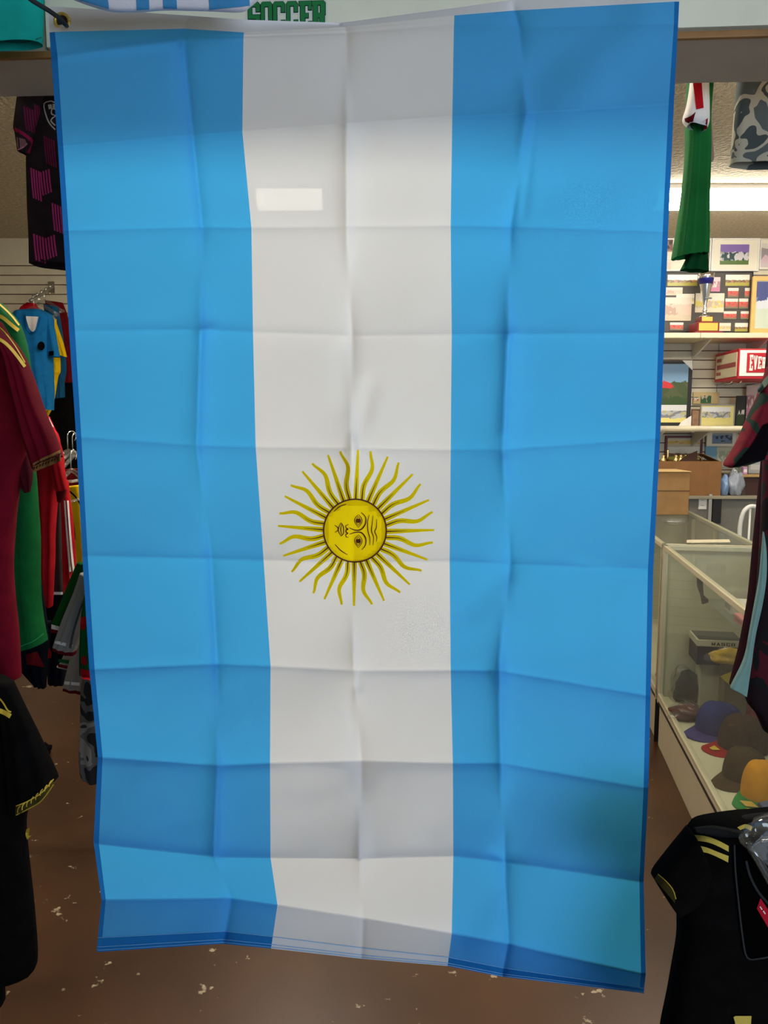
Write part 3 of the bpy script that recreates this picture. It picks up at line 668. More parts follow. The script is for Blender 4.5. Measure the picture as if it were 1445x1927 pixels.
# --- dark jersey with white hem line
t = shirt_thing('brown_jersey', 'dark brown jersey with thin white hem between two red garments', 'jersey', 108, 1120, 2.2)
o = loft('body', [(84, 885, 104, 890), (100, 930, 112, 930), (99, 980, 114, 990), (99, 1050, 116, 1060), (99, 1118, 119, 1118)], 2.12, .04, cloth_mat('dark_brown_knit', srgb(58, 40, 38)), t, (1, .003), .003, 0)
decal('white_hem', o, [(99, 1114, 99, 1119), (118, 1114, 118, 1119)], M_wh, t, .003, 4, 1, lin=True)
# --- red track jacket with three white stripes
t = shirt_thing('track_jacket', 'red track jacket sleeve with white stripes beside the yellow jersey', 'jacket', 130, 1120, 2.4)
o = loft('sleeve', [(104, 900, 127, 905), (108, 945, 131, 945), (112, 1000, 137, 1000), (115, 1060, 142, 1060), (119, 1118, 144, 1080)], 2.4, .04, M_red, t, (2, .004), .004, 3)
for dx in (0, 6): decal('white_stripe', o, [(120 + dx, 942, 123.2 + dx, 942), (124 + dx, 1000, 127.5 + dx, 1000), (128 + dx, 1050, 132 + dx, 1050), (132 + dx, 1096 - dx * 2, 136 + dx, 1094 - dx * 2)], M_wh, t, .003, 4, 1)
# --- yellow and navy jersey
M_yel = cloth_mat('yellow_knit', srgb(226, 182, 16), .08); M_navy = cloth_mat('navy_knit', srgb(9, 12, 22), .2)
t = shirt_thing('yellow_jersey', 'yellow jersey with navy side panel on the left rack', 'jersey', 146, 1062, 2.6)
o = loft('body', [(122, 916, 160, 912), (126, 945, 166, 945), (131, 990, 170, 990), (137, 1030, 170, 1030), (141, 1062, 170, 1062)], 2.62, .05, M_yel, t, (2, .004), .003, 5)
decal('navy_panel', o, [(130, 975, 136, 970), (132, 995, 141, 1000), (137, 1012, 142, 1016)], M_navy, t, .003, 4, 2)
decal('collar_line', o, stroke_secs([(128, 922), (142, 935), (152, 952), (156, 970)], 1.5), M_navy, t, .003, 4, 1)
# --- red shirts behind the hangers
t = shirt_thing('red_shirt', 'red shirt shoulder under the clear hangers by the flag', 'shirt', 140, 918, 2.9)
loft('body', [(112, 884, 180, 880), (112, 900, 185, 898), (120, 916, 190, 960), (130, 1000, 190, 1000)], 2.9, .05, M_redd, t, (3, .004), .003, 1)
# --- clear hangers in a row above the rack
for k, (hx, hy, Y, nth) in enumerate(((128, 848, 2.50, 'front'), (137, 850, 2.62, 'second'), (146, 852, 2.74, 'third'), (134, 884, 2.46, 'lowest'))):
    hanger('clear plastic hanger with chrome hook beside the flag, %s of its row' % nth, hx, hy, Y, .30, 1.15 + .1 * k, drop=.09, r=.005)
# --- grey and green shirts low on the rack, one behind another
M_grey = cloth_mat('grey_knit', srgb(150, 142, 136), .06); M_greyd = cloth_mat('grey_stripe', srgb(84, 80, 82), .1)
t = shirt_thing('green_shirt', 'slanting green shirt with white and red hem on the left rack', 'shirt', 106, 1190, 2.1)
o = loft('body', [(146, 1058, 162, 1062), (130, 1095, 148, 1100), (112, 1140, 132, 1145), (94, 1182, 120, 1192)], 2.1, .03, cloth_mat('dark_green_knit', srgb(16, 78, 28), .15), t, (2, .003), .003, 1)
decal('white_hem', o, [(97, 1175, 94.5, 1183), (119, 1181, 117, 1188)], M_wh, t, .003, 4, 2, lin=True)
decal('red_hem', o, [(94.5, 1183, 94, 1190), (117, 1188, 117, 1194)], M_redd, t, .003, 4, 2, lin=True)
for k, (nm, lab, sec, Y) in enumerate((('grey_shirt', 'grey shirt with dark side stripe, front of the grey ones on the left rack', [(152, 1078, 175, 1085), (138, 1120, 172, 1130), (120, 1165, 160, 1180), (103, 1214, 143, 1224)], 2.02),
                                       ('grey_shirt', 'grey shirt with red hem hanging lowest on the left rack', [(172, 1066, 210, 1066), (154, 1160, 192, 1165), (142, 1210, 178, 1215), (130, 1255, 176, 1260), (121, 1291, 176, 1296)], 2.2))):
    t = shirt_thing(nm, lab, 'shirt', 120 + 20 * k, 1225 + 70 * k, Y); o = loft('body', sec, Y, .03, M_grey, t, (3, .004), .003, k)
    a = sec[-1]
    decal('white_hem', o, [(a[0] - 0, a[1] - 9, a[0], a[1] - 3), (a[2] + 1, a[3] - 9, a[2], a[3] - 3)], M_wh, t, .002, 4, 2, lin=True)
    loft('red_hem', [(a[0], a[1] - 2, a[2], a[3] - 2), (a[0] - 1, a[1] + 6, a[2] - 2, a[3] + 8)], Y, .025, M_redd, t, (3, .003), .002, k)
    if k == 0: decal('side_stripe', o, stroke_secs([(166, 1105), (150, 1150), (138, 1190), (132, 1220)], [1, 1.6, 2.2, 2.6]), M_greyd, t, .003, 4, 2)
t = shirt_thing('grey_jersey', 'grey jersey with green and red hem, half hidden under the slanting grey shirts', 'jersey', 120, 1262, 2.3)
o = loft('body', [(170, 1062, 205, 1062), (154, 1140, 180, 1140), (132, 1200, 152, 1200), (118, 1240, 140, 1244), (109, 1252, 135, 1258)], 2.3, .03, M_grey, t, (1, .002), .002, 1)
decal('green_hem', o, [(110, 1240, 109.5, 1246), (134, 1243, 133, 1250)], M_gr, t, .003, 3, 1, lin=True)
decal('red_hem', o, [(109, 1249, 109, 1255), (131, 1254, 130, 1260)], M_redd, t, .003, 3, 1, lin=True)
t = shirt_thing('tricolor_shirt', 'green shirt with red patches at the left edge of the flag', 'shirt', 160, 1272, 1.95)
o = loft('body', [(172, 1066, 215, 1066), (158, 1140, 200, 1140), (154, 1200, 195, 1200), (153, 1250, 195, 1250), (153, 1266, 195, 1268)], 1.96, .03, M_gr, t, (2, .003), .003, 1)
for s_ in ([(152, 1162, 162, 1160), (151, 1175, 164, 1172), (154, 1186, 160, 1184)], [(154, 1236, 160, 1234), (153, 1246, 164, 1248), (156, 1252, 160, 1252)], [(152, 1258, 170, 1262), (151, 1268, 172, 1274), (156, 1278, 172, 1280)]):
    decal('red_patch', o, s_, M_red, t, .003, 4, 3)
# --- dark garments with red edges behind
for k, (lab, sec, Y, edge) in enumerate((('dark navy shirt with a red hem, just right of the long green jersey', [(70, 1170, 95, 1170), (72, 1230, 92, 1230), (78, 1268, 90, 1272)], 2.02, [(84, 1208, 84, 1240), (97, 1228, 96, 1238)]),
                                         ('black navy shirt with red bands below the hem of the green jersey', [(-90, 640, -30, 640), (0, 900, 40, 900), (35, 1170, 84, 1170), (36, 1240, 86, 1240), (64, 1286, 86, 1294)], 1.9, [(48, 1232, 50, 1250), (70, 1226, 84, 1256)]),
                                         ('long navy trousers hanging behind the grey shirts', [(80, 1100, 130, 1100), (88, 1200, 126, 1200), (92, 1285, 122, 1288)], 2.5, None))):
    t = shirt_thing('navy_shirt' if edge else 'navy_trousers', lab, 'shirt' if edge else 'trousers', sec[-1][0], sec[-1][1], Y)
    o = loft('body', sec, Y, .04, M_navy, t, (3, .005), .004, k)
    if edge: decal('red_hem', o, edge, M_red if k == 0 else M_redd, t, .003, 5, 4, lin=True)
t = thing('low_rack', 'low steel rack rail behind the left edge of the flag carrying the grey shirts', 'rack', at(200, 1400, 2.1))
ra, rb = at(196, 1066, 1.8), at(190, 1052, 2.65); rb.z = ra.z
MB().tube([ra, rb], .012, 10).build('rail', M_chrome, t, True)
for q in (rb,): MB().tube([q + Vector((.06, 0, 0)), Vector((q.x + .06, q.y, 0))], .012, 8).build('leg', M_chrome, t, True); MB().tube([q, q + Vector((.06, 0, 0))], .012, 8).build('crossbar', M_chrome, t, True)
# --- camouflage shorts at the flag edge
t = shirt_thing('camo_shorts', 'grey camouflage shorts leg hanging low beside the flag edge', 'shorts', 170, 1465, 2.1)
loft('leg', [(186, 1068, 215, 1068), (172, 1180, 212, 1180), (156, 1285, 200, 1285), (154, 1340, 200, 1340), (153, 1400, 200, 1400), (153, 1445, 200, 1450), (158, 1462, 200, 1470)], 2.1, .05, blotch('grey_camo', [srgb(38, 38, 40), srgb(96, 94, 94), srgb(140, 134, 130), srgb(58, 56, 58)], 17, seed=3), t, (2, .005), .004, 1, close_end=True)
# --- black jersey with gold trim, bottom left
t = shirt_thing('black_gold_jersey', 'black jersey with gold shoulder stripes hanging at the bottom left', 'jersey', -30, 1890, 1.4)
o = loft('body', [(-260, 1240, 14, 1285), (-270, 1330, 40, 1340), (-270, 1450, 60, 1470), (-260, 1550, 46, 1550), (-260, 1640, 54, 1640), (-260, 1720, 62, 1720), (-260, 1800, 66, 1812), (-255, 1832, 54, 1832), (-250, 1850, 10, 1840), (-250, 1900, 4, 1892)], 1.40, .045, M_bk, t, (4, .007), .004, 3)
sl = loft('sleeve', [(-30, 1280, 20, 1288), (0, 1320, 42, 1330), (12, 1390, 72, 1392), (22, 1470, 98, 1452), (28, 1534, 103, 1470)], 1.36, .045, M_bk, t, (2, .004), .003, 1)
decal('gold_cuff', sl, [(29, 1516, 29, 1536), (52, 1508, 50, 1524), (78, 1492, 76, 1508), (100, 1466, 102, 1478)], cloth_mat('cuff_gold_dark', srgb(62, 55, 24), .2), t, .0025, 5, 3)
for off_ in (0, 1): decal('gold_piping', sl, stroke_secs([(30, 1517 + 17 * off_), (52, 1508 + 15 * off_), (78, 1492 + 15 * off_), (101, 1466 + 10 * off_)], 1.0), M_gold, t, .004, 5, 1)
for k in range(8):
    a = 33 + k * 8.5; y = 1530 - k * 5.2 - (k * k * .25)
    decal('cuff_mark', sl, stroke_secs([(a, y), (a + 1, y - 8), (a + 5, y - 13)], .9), M_gold, t, .004, 3, 1)
decal('shoulder_stripe', sl, stroke_secs([(-12, 1304), (4, 1320), (14, 1336), (21, 1340)], 1.5), M_gold, t, .003, 4, 1)
decal('shoulder_stripe', sl, stroke_secs([(-12, 1334), (6, 1340), (20, 1348)], 4.5), M_gold, t, .003, 4, 2)
decal('gold_mark', o, [(50, 1560, 56, 1558), (48, 1570, 55, 1572), (51, 1580, 60, 1572)], M_gold, t, .003, 3, 2)
# small dark ball of lint on the floor
p = at_z(84, 1418, 0); tag(MB().blob(p + Vector((0, 0, .02)), .033, .03, .028, 4, .3).build('rag', M_bk, None, True), 'small black crumpled rag lying on the brown floor at left', 'rag')
# --- slatwall arm with blue jerseys, at the back left
YA = 5.0
t = thing('jersey_hook', 'chrome slanted display arm on the left slatwall holding blue jerseys', 'hook', at(95, 540, YB - .05))
MB().tube([at(57, 566, 4.88), at(80, 552, 5.15), at(96, 540, 5.40), at(99, 540, YB - .005)], .011, 8).build('bar', mat('dull_steel', (.32, .30, .27), .4, .8), t, True)
x0, x1, z0, z1 = rectw(91, 530, 103, 552, YB - .008); MB().box(x0, x1, YB - .012, YB - .001, z0, z1).build('wall_plate', M_chrome, t)
for q in range(5):
    c = at(62 + q * 8, 563 - q * 5, 4.92 + q * .1); MB().lathe(c + Vector((0, 0, .004)), [(.004, 0), (.009, .006), (.008, .014), (.002, .02)], 10).build('stop_ball', M_chrome, t, True)
for k, (hx, hy, Y, nth) in enumerate(((64, 578, 4.90, 'nearest'), (73, 572, 5.02, 'middle'), (84, 566, 5.18, 'farthest'))):
    hanger('clear hanger on the slanted wall arm, %s of the three' % nth, hx, hy, Y, .24, .15, 'hangers on the wall arm', drop=.07, r=.007)
M_jb = cloth_mat('azure_knit', srgb(26, 112, 170), .1); M_jbd = cloth_mat('deep_teal_knit', srgb(22, 76, 110), .15)
t = shirt_thing('azure_jersey', 'azure blue jersey with round black crest, front of the left wall arm', 'jersey', 60, 772, 4.82)
o = loft('body', [(44, 584, 78, 583), (30, 592, 96, 597), (32, 640, 96, 640), (38, 690, 96, 690), (50, 730, 98, 735), (60, 765, 98, 772)], 4.86, .10, M_jb, t, (4, .012), .006, 2)
sl = loft('sleeve', [(78, 588, 96, 592), (86, 620, 104, 630), (92, 672, 112, 672)], 4.84, .08, M_jb, t, (1, .006), .005, 2)
decal('collar_lining', o, [(48, 595, 73, 596), (51, 606, 71, 607), (55, 618, 68, 618), (60, 624, 63, 624)], M_wh, t, .006, 4, 4)
decal('collar', o, stroke_secs([(46, 593), (49, 610), (56, 624), (62, 627), (69, 620), (75, 596)], 2.4), cloth_mat('azure_collar', srgb(20, 92, 150)), t, .01, 4, 2)
decal('crest', o, stroke_secs([(77.4, 642.6), (77.5, 658.4)], [6.5, 6.5]), M_black, t, .02, 4, 3, lin=True) if False else None
mesh('crest', [proj(BV[o.name], 77.5 + 7 * math.cos(q * .3927), 651 + 8.5 * math.sin(q * .3927), .03, 4.76) for q in range(16)], [tuple(range(16))], M_bk, t)
decal('sleeve_badge', sl, [(92, 661, 101, 660), (92, 670, 101, 669)], M_bk, t, .02, 2, 2, lin=True)
t = shirt_thing('yellow_sleeve_jersey', 'yellow and blue jersey directly behind the azure jersey', 'jersey', 100, 755, 5.0)
loft('sleeve', [(94, 592, 102, 598), (104, 630, 116, 640), (112, 668, 125, 672)], 5.0, .06, M_yel, t, (1, .005), .004, 1)
loft('body', [(80, 590, 104, 600), (84, 672, 112, 690), (92, 700, 108, 710), (86, 755, 100, 760), (80, 780, 90, 783)], 5.03, .04, M_yel, t, (2, .006), .005, 2)
for k, (lab, sec, Y, m_) in enumerate((('deep teal jersey, third on the left wall arm', [(82, 572, 108, 578), (86, 600, 116, 620), (100, 680, 124, 690), (103, 720, 121, 720), (104, 750, 121, 748)], 5.13, M_jbd),
                                       ('deep red jersey, rear of the left wall arm', [(86, 566, 118, 570), (90, 590, 128, 600), (110, 650, 136, 660), (114, 720, 140, 720)], 5.24, M_redd))):
    t = shirt_thing('teal_jersey' if k == 0 else 'red_back_jersey', lab, 'jersey', sec[-1][0], sec[-1][1], Y); loft('body', sec, Y, .03, m_, t, (3, .005), .004, k)
t = shirt_thing('crimson_jersey', 'crimson shoulder rising behind the collar of the azure jersey', 'jersey', 50, 600, 4.98)
loft('body', [(52, 570, 66, 571), (41, 580, 72, 582), (40, 590, 74, 590), (44, 640, 74, 640)], 4.99, .05, M_red, t, (2, .004), .004, 1)
for k, (lab, sec, Y) in enumerate((('black trousers hanging below the blue jerseys, left pair', [(86, 680, 128, 675), (90, 760, 136, 760), (96, 835, 142, 840), (98, 900, 142, 900)], 5.33),
                                   ('black trousers hanging below the blue jerseys, pair against the wall', [(100, 660, 170, 660), (104, 780, 175, 780), (104, 900, 175, 900), (104, 1060, 175, 1060)], 5.40))):
    t = shirt_thing('black_trousers', lab, 'trousers', sec[-1][0], sec[-1][1], Y, None); loft('leg', sec, Y, .028, M_bk, t, (4, .006), .004, k)
# --- the round rail these garments hang from (left of the frame)
t = thing('clothes_rack', 'steel clothes rack rail at the far left that carries the jerseys', 'rack', at(-160, 1500, 1.6))
a = at(-120, 505, 1.3); rz = a.z
MB().tube([Vector((-1.02, 1.25, rz)), Vector((-1.3, 2.0, rz)), Vector((-1.55, 2.95, rz))], .0127, 10).build('rail', M_chrome, t, True)
for q in ((-1.02, 1.25), (-1.55, 2.95)):
    MB().tube([Vector((*q, rz)), Vector((*q, 0.0))], .0127, 8).build('leg', M_chrome, t, True)

# ================================================================== RIGHT SIDE
# --- tricolour jersey sleeve hanging behind the beam
t = shirt_thing('tricolor_jersey', 'green jersey with white and red striped sleeve hanging in front of the ceiling light', 'jersey', 1310, 512, 1.75)
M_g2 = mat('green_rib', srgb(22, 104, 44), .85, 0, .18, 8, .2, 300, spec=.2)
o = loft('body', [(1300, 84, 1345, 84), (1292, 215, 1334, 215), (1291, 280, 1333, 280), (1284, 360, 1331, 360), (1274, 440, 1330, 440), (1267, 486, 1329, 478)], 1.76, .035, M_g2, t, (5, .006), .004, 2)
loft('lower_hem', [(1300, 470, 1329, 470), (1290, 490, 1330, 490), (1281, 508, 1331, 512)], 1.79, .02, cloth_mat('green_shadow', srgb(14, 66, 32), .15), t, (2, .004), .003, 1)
sl = loft('sleeve', [(1302, 110, 1336, 110), (1300, 155, 1332, 155), (1294, 195, 1332, 200), (1287, 222, 1331, 232), (1295, 235, 1328, 244)], 1.72, .03, M_wh, t, (1, .002), .002, 1)
decal('red_stripe', sl, [(1303, 150, 1320, 150), (1307, 180, 1322, 178), (1310, 206, 1324, 203)], M_red, t, .002, 4, 3)
decal('cuff_opening', sl, [(1288, 223, 1289, 229), (1300, 218, 1302, 235), (1309, 210, 1302, 236)], M_redd, t, .002, 4, 3)
decal('cuff_red', sl, [(1322, 230, 1320, 244), (1332, 222, 1330, 243)], M_red, t, .002, 3, 2)
loft('far_sleeve', [(1328, 160, 1336, 160), (1330, 240, 1340, 250), (1331, 300, 1343, 298), (1332, 306, 1336, 305)], 1.80, .02, cloth_mat('pale_sleeve', srgb(150, 120, 105)), t, (0, 0), .002, 1)
# --- grey patterned shirt
t = shirt_thing('patterned_shirt', 'grey shirt with pale blotch print hanging at the top right', 'shirt', 1420, 312, 1.78)
loft('body', [(1392, 84, 1560, 84), (1389, 156, 1560, 156), (1383, 220, 1560, 220), (1379, 270, 1560, 270), (1374, 310, 1560, 316)], 1.78, .03, blotch('grey_print', [srgb(84, 90, 88), srgb(168, 160, 142), srgb(66, 72, 72), srgb(164, 158, 140)], 9, seed=5, distort=2.0), t, (3, .003), .003, 2)
# --- maroon camouflage jersey
t = shirt_thing('camo_jersey', 'maroon and black camouflage jersey with pale teal side stripe at the right edge', 'jersey', 1460, 1400, 1.7)
M_mcamo = blotch('maroon_camo', [srgb(24, 8, 14), srgb(18, 16, 18), srgb(70, 12, 26), srgb(26, 34, 30)], 9, seed=2, distort=1.0)
M_scamo = blotch('sleeve_camo', [srgb(40, 40, 36), srgb(124, 26, 38), srgb(112, 22, 34), srgb(32, 50, 38)], 15, seed=7, distort=.9)
o = loft('body', [(1450, 640, 1640, 600), (1440, 760, 1650, 760), (1436, 870, 1650, 870), (1424, 1000, 1650, 1000), (1412, 1120, 1645, 1120), (1395, 1220, 1640, 1220), (1377, 1292, 1630, 1292)], 1.74, .05, cloth_mat('dark_maroon_knit', srgb(38, 10, 20), .2), t, (4, .004), .003, 1)
loft('front_panel', [(1446, 640, 1650, 600), (1444, 760, 1660, 760), (1438, 870, 1660, 870), (1432, 1000, 1660, 1000), (1424, 1120, 1660, 1120), (1410, 1220, 1660, 1220), (1404, 1310, 1660, 1320), (1424, 1345, 1660, 1380), (1438, 1376, 1660, 1400)], 1.70, .03, M_mcamo, t, (4, .004), .003, 1)
sl = loft('sleeve', [(1446, 690, 1475, 710), (1428, 745, 1470, 770), (1408, 790, 1466, 830), (1388, 835, 1450, 865), (1367, 872, 1432, 864), (1372, 880, 1400, 876)], 1.64, .035, M_scamo, t, (2, .004), .003, 2)
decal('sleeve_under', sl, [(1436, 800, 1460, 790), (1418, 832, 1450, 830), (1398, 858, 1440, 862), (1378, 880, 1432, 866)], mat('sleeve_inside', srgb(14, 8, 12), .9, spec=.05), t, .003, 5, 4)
decal('collar_band', sl, [(1447, 704, 1449, 718), (1436, 716, 1441, 727), (1425, 734, 1427, 742)], cloth_mat('pale_green_band', srgb(112, 128, 112)), t, .003, 4, 2)
M_pteal = cloth_mat('pale_teal', srgb(120, 152, 146), .06)
loft('side_stripe', [(1435, 1000, 1437, 1002), (1432, 1040, 1441, 1040), (1428, 1090, 1440, 1090), (1419, 1140, 1432, 1140), (1410, 1190, 1420, 1195), (1400, 1240, 1413, 1245), (1376, 1290, 1406, 1300), (1378, 1294, 1404, 1311)], 1.66, .008, M_pteal, t, (1, .002), .002, 1)
# --- black shirt with gold stripes on a clear hanger, bottom right
t = shirt_thing('black_shirt', 'black shirt with two gold stripes on the shoulder at the bottom right', 'shirt', 1380, 1990, .95)
o = loft('body', [(1306, 1559, 1640, 1540), (1285, 1590, 1660, 1570), (1277, 1640, 1665, 1640), (1276, 1700, 1665, 1700), (1277, 1770, 1660, 1770), (1264, 1850, 1660, 1850), (1248, 1935, 1660, 1935), (1240, 2010, 1660, 2010)], .98, .045, M_bk, t, (4, .003), .0025, 6)
sl = loft('sleeve', [(1300, 1562, 1330, 1640), (1270, 1598, 1310, 1690), (1237, 1642, 1276, 1712), (1231, 1655, 1272, 1716)], .955, .03, M_bk, t, (2, .002), .002, 2)
decal('gold_cuff', sl, [(1238, 1644, 1231, 1654), (1254, 1658, 1248, 1674), (1271, 1680, 1270, 1700)], cloth_mat('cuff_gold_dark', srgb(62, 55, 24), .2), t, .0025, 4, 3)
decal('gold_piping', sl, stroke_secs([(1238, 1645), (1254, 1659), (1266, 1674), (1272, 1692)], .8), M_gold, t, .003, 4, 1)
loft('collar_ridge', [(1306, 1558, 1309, 1566), (1340, 1556, 1342, 1572), (1372, 1560, 1375, 1580), (1400, 1566, 1405, 1590)], .96, .012, cloth_mat('black_satin', (.010, .010, .011), .2, .7), t, (0, 0), .003, 1)
loft('back_shoulder', [(1364, 1552, 1372, 1566), (1392, 1540, 1402, 1562), (1425, 1535, 1435, 1566), (1470, 1530, 1480, 1570)], 1.0, .012, cloth_mat('black_satin', (.010, .010, .011), .2, .7), t, (0, 0), .003, 2)
M_ye2 = cloth_mat('gold_stripe', srgb(206, 180, 84), .05)
decal('gold_stripe', o, [(1306, 1571, 1307, 1582), (1330, 1574, 1331, 1585), (1352, 1582, 1352, 1593), (1371, 1592, 1371, 1603)], M_ye2, t, .004, 5, 3)
decal('gold_stripe', o, [(1308, 1590, 1308, 1602), (1330, 1595, 1330, 1605), (1350, 1603, 1350, 1613), (1371, 1611, 1370, 1623)], M_ye2, t, .004, 5, 3)
decal('gold_stripe', o, [(1387, 1557, 1393, 1562), (1402, 1551, 1403, 1559), (1416, 1555, 1413, 1564)], M_ye2, t, .035, 4, 2)
neck = decal('neck_opening', o, [(1383, 1592, 1470, 1580), (1384, 1640, 1470, 1640), (1390, 1700, 1470, 1700), (1397, 1760, 1470, 1760), (1404, 1798, 1470, 1802), (1412, 1803, 1470, 1803)], mat('shirt_inside', (.0015, .0015, .0015), .95, spec=0), t, .002, 4, 8)
decal('neck_binding', o, stroke_secs([(1382, 1590), (1384, 1640), (1390, 1700), (1397, 1760), (1406, 1802), (1430, 1804), (1450, 1800)], 1.6), cloth_mat('black_binding', (.03, .03, .032), .2), t, .004, 4, 2)
decal('neck_binding', o, stroke_secs([(1404, 1620), (1412, 1650), (1428, 1680), (1450, 1705)], 2.2), cloth_mat('black_binding', (.03, .03, .032), .2), t, .0045, 4, 2)
decal('size_label', o, [(1431, 1690, 1424, 1710), (1440, 1704, 1436, 1730), (1452, 1722, 1449, 1752)], cloth_mat('red_label', srgb(178, 24, 44), .05), t, .005, 3, 2, lin=True)
for q in range(2): decal('label_print', o, stroke_secs([(1430 + 6 * q, 1706 + 8 * q), (1434 + 6 * q, 1712 + 8 * q)], 1.0), M_wh, t, .0062, 2, 1, lin=True)
decal('gold_crest', o, [(1380, 1914, 1384, 1912), (1383, 1924, 1414, 1912), (1384, 1940, 1412, 1940)], M_ye2, t, .004, 4, 3, lin=True)
c = at(1452, 1560, .95); hg = thing('plastic_hanger', 'clear plastic hanger in the neck of the black shirt at the bottom right', 'hanger', c)
P = lambda x_, y_, d=0: at(x_, y_, .925 + d)
MB().tube([P(1404, 1582, .01), P(1416, 1570), P(1432, 1562), P(1452, 1556), P(1500, 1570)], [.010, .013, .016, .018, .014], 10).build('shoulder_bar', M_plastic, hg, True)
MB().tube([P(1408, 1590), P(1424, 1612), P(1440, 1640), P(1456, 1672), P(1480, 1700)], [.005, .006, .006, .005, .004], 8).build('arm', M_plastic, hg, True)
MB().tube([P(1452, 1556), P(1452, 1520), P(1460, 1490), P(1480, 1480), P(1500, 1490)], .002, 8).build('hook', M_chrome, hg, True)
MB().prism([P(1412, 1600, .005), P(1446, 1566, .005), P(1462, 1600, .005), P(1446, 1630, .005)], (0, .004, 0)).build('size_tab', M_plastic, hg)
# ================================================================== RIGHT BACK: slatwall shelves, pictures, trophy
YW = YB - .004
def picture(name, label, cat, x0, y0, x1, y1, Y, fw, m_frame, prints, m_mount=None, group=None, depth=.018, cut=0, tilt=0):
    """framed or mounted picture; prints: (px rect, material)"""
    X0, X1, Z0, Z1 = rectw(x0, y0, x1, y1, Y); px = (X1 - X0) / (x1 - x0); f = fw * px
    t = thing(name, label, cat, ((X0 + X1) / 2, Y, Z0), group)
    if fw:
        for (a, b_, c, d) in ((X0, X1, Z1 - f, Z1), (X0, X1, Z0, Z0 + f), (X0, X0 + f, Z0 + f, Z1 - f), (X1 - f, X1, Z0 + f, Z1 - f)):
            bevel(MB().box(a, b_, Y - depth, Y, c, d).build('frame_bar', m_frame, t), .0015, 1)
    MB().box(X0 + f, X1 - f, Y - depth * .6, Y, Z0 + f, Z1 - f).build('mount', m_mount or m_frame, t)
    for q, m_ in prints:
        a, b_, c, d = rectw(q[0], q[1], q[2], q[3], Y - depth * .6)
        e_ = .0015 + .0005 * prints.index((q, m_)); MB().box(a, b_, Y - depth * .6 - e_, Y - depth * .6, c, d).build('photo_print', m_, t)
    return t
M_mat = mat('mat_board', srgb(232, 222, 200), .7); M_fblk = mat('black_frame', srgb(30, 26, 24), .4); M_coll = mat('collage_board', srgb(72, 66, 60), .6, var=.15, scale=12)
M_honey = mat('honey_wood', srgb(216, 176, 104), .5, var=.08); M_redw = mat('red_frame', srgb(96, 26, 30), .4)
ph_a = photo('print_team_violet', srgb(128, 100, 165), srgb(205, 200, 200), srgb(40, 70, 74), srgb(86, 112, 50), .2, .62, 9, 1)
ph_b = photo('print_field', srgb(222, 216, 200), srgb(120, 92, 70), srgb(170, 120, 90), srgb(168, 158, 70), .3, .52, 12, 2)
ph_c = photo('print_red_team', srgb(214, 208, 196), srgb(206, 96, 84), srgb(190, 70, 62), srgb(120, 112, 88), .2, .68, 7, 3)
ph_d = photo('print_yellow_team', srgb(216, 206, 186), srgb(208, 190, 90), srgb(190, 170, 150), srgb(214, 200, 172), .25, .6, 9, 4)
ph_e = photo('print_street', srgb(210, 196, 178), srgb(214, 180, 160), srgb(180, 150, 130), srgb(196, 178, 152), .25, .7, 8, 5)
ph_f = photo('print_blue_poster', srgb(78, 84, 132), srgb(206, 208, 214), srgb(126, 150, 178), srgb(196, 204, 186), .42, .62, 8, 6)
ph_g = photo('print_sky_field', srgb(118, 150, 178), srgb(78, 84, 50), srgb(94, 92, 60), srgb(52, 74, 34), .18, .56, 6, 7)
ph_h = photo('print_team_grey', srgb(206, 206, 204), srgb(120, 122, 126), srgb(170, 172, 176), srgb(214, 200, 120), .26, .66, 12, 8)
ph_i = photo('print_dark_green', srgb(26, 28, 24), srgb(200, 196, 186), srgb(36, 44, 28), srgb(42, 56, 26), .4, .55, 3, 9)
ph_j = photo('print_blue_team', srgb(150, 158, 160), srgb(90, 120, 160), srgb(40, 46, 56), srgb(110, 120, 130), .2, .8, 8, 10)
ph_k = photo('print_person', srgb(214, 208, 198), srgb(60, 60, 66), srgb(210, 180, 190), srgb(206, 190, 190), .2, .8, 4, 11)
ph_l = photo('print_pink', srgb(206, 182, 178), srgb(170, 120, 130), srgb(214, 196, 190), srgb(196, 120, 150), .3, .7, 9, 12)
# top row on white mats
picture('team_photo', 'white matted team photo with violet trees above the collage', 'picture', 1337, 449, 1427, 511, YW, 3, M_white, [((1355, 460, 1409, 498), ph_a)], M_mat)
picture('portrait_photo', 'white matted photo cut by the right edge of the picture, top row', 'picture', 1428, 451, 1520, 508, YW, 2, M_white, [((1429, 458, 1500, 503), ph_k)], M_mat)
picture('strip_photo', 'narrow white frame of two photos behind the green sleeve and flag edge', 'picture', 1238, 449, 1336, 511, YW, 3, M_white, [((1240, 451, 1266, 474), photo('print_dark_a', srgb(90, 70, 66), srgb(60, 46, 50), srgb(120, 80, 70), srgb(180, 140, 110), .1, .9, 5, 13)), ((1240, 488, 1262, 507), ph_e), ((1327, 452, 1335, 508), photo('print_brown', srgb(96, 74, 58), srgb(120, 90, 72), srgb(80, 60, 50), srgb(130, 110, 90), .2, .8, 5, 14))], M_mat)
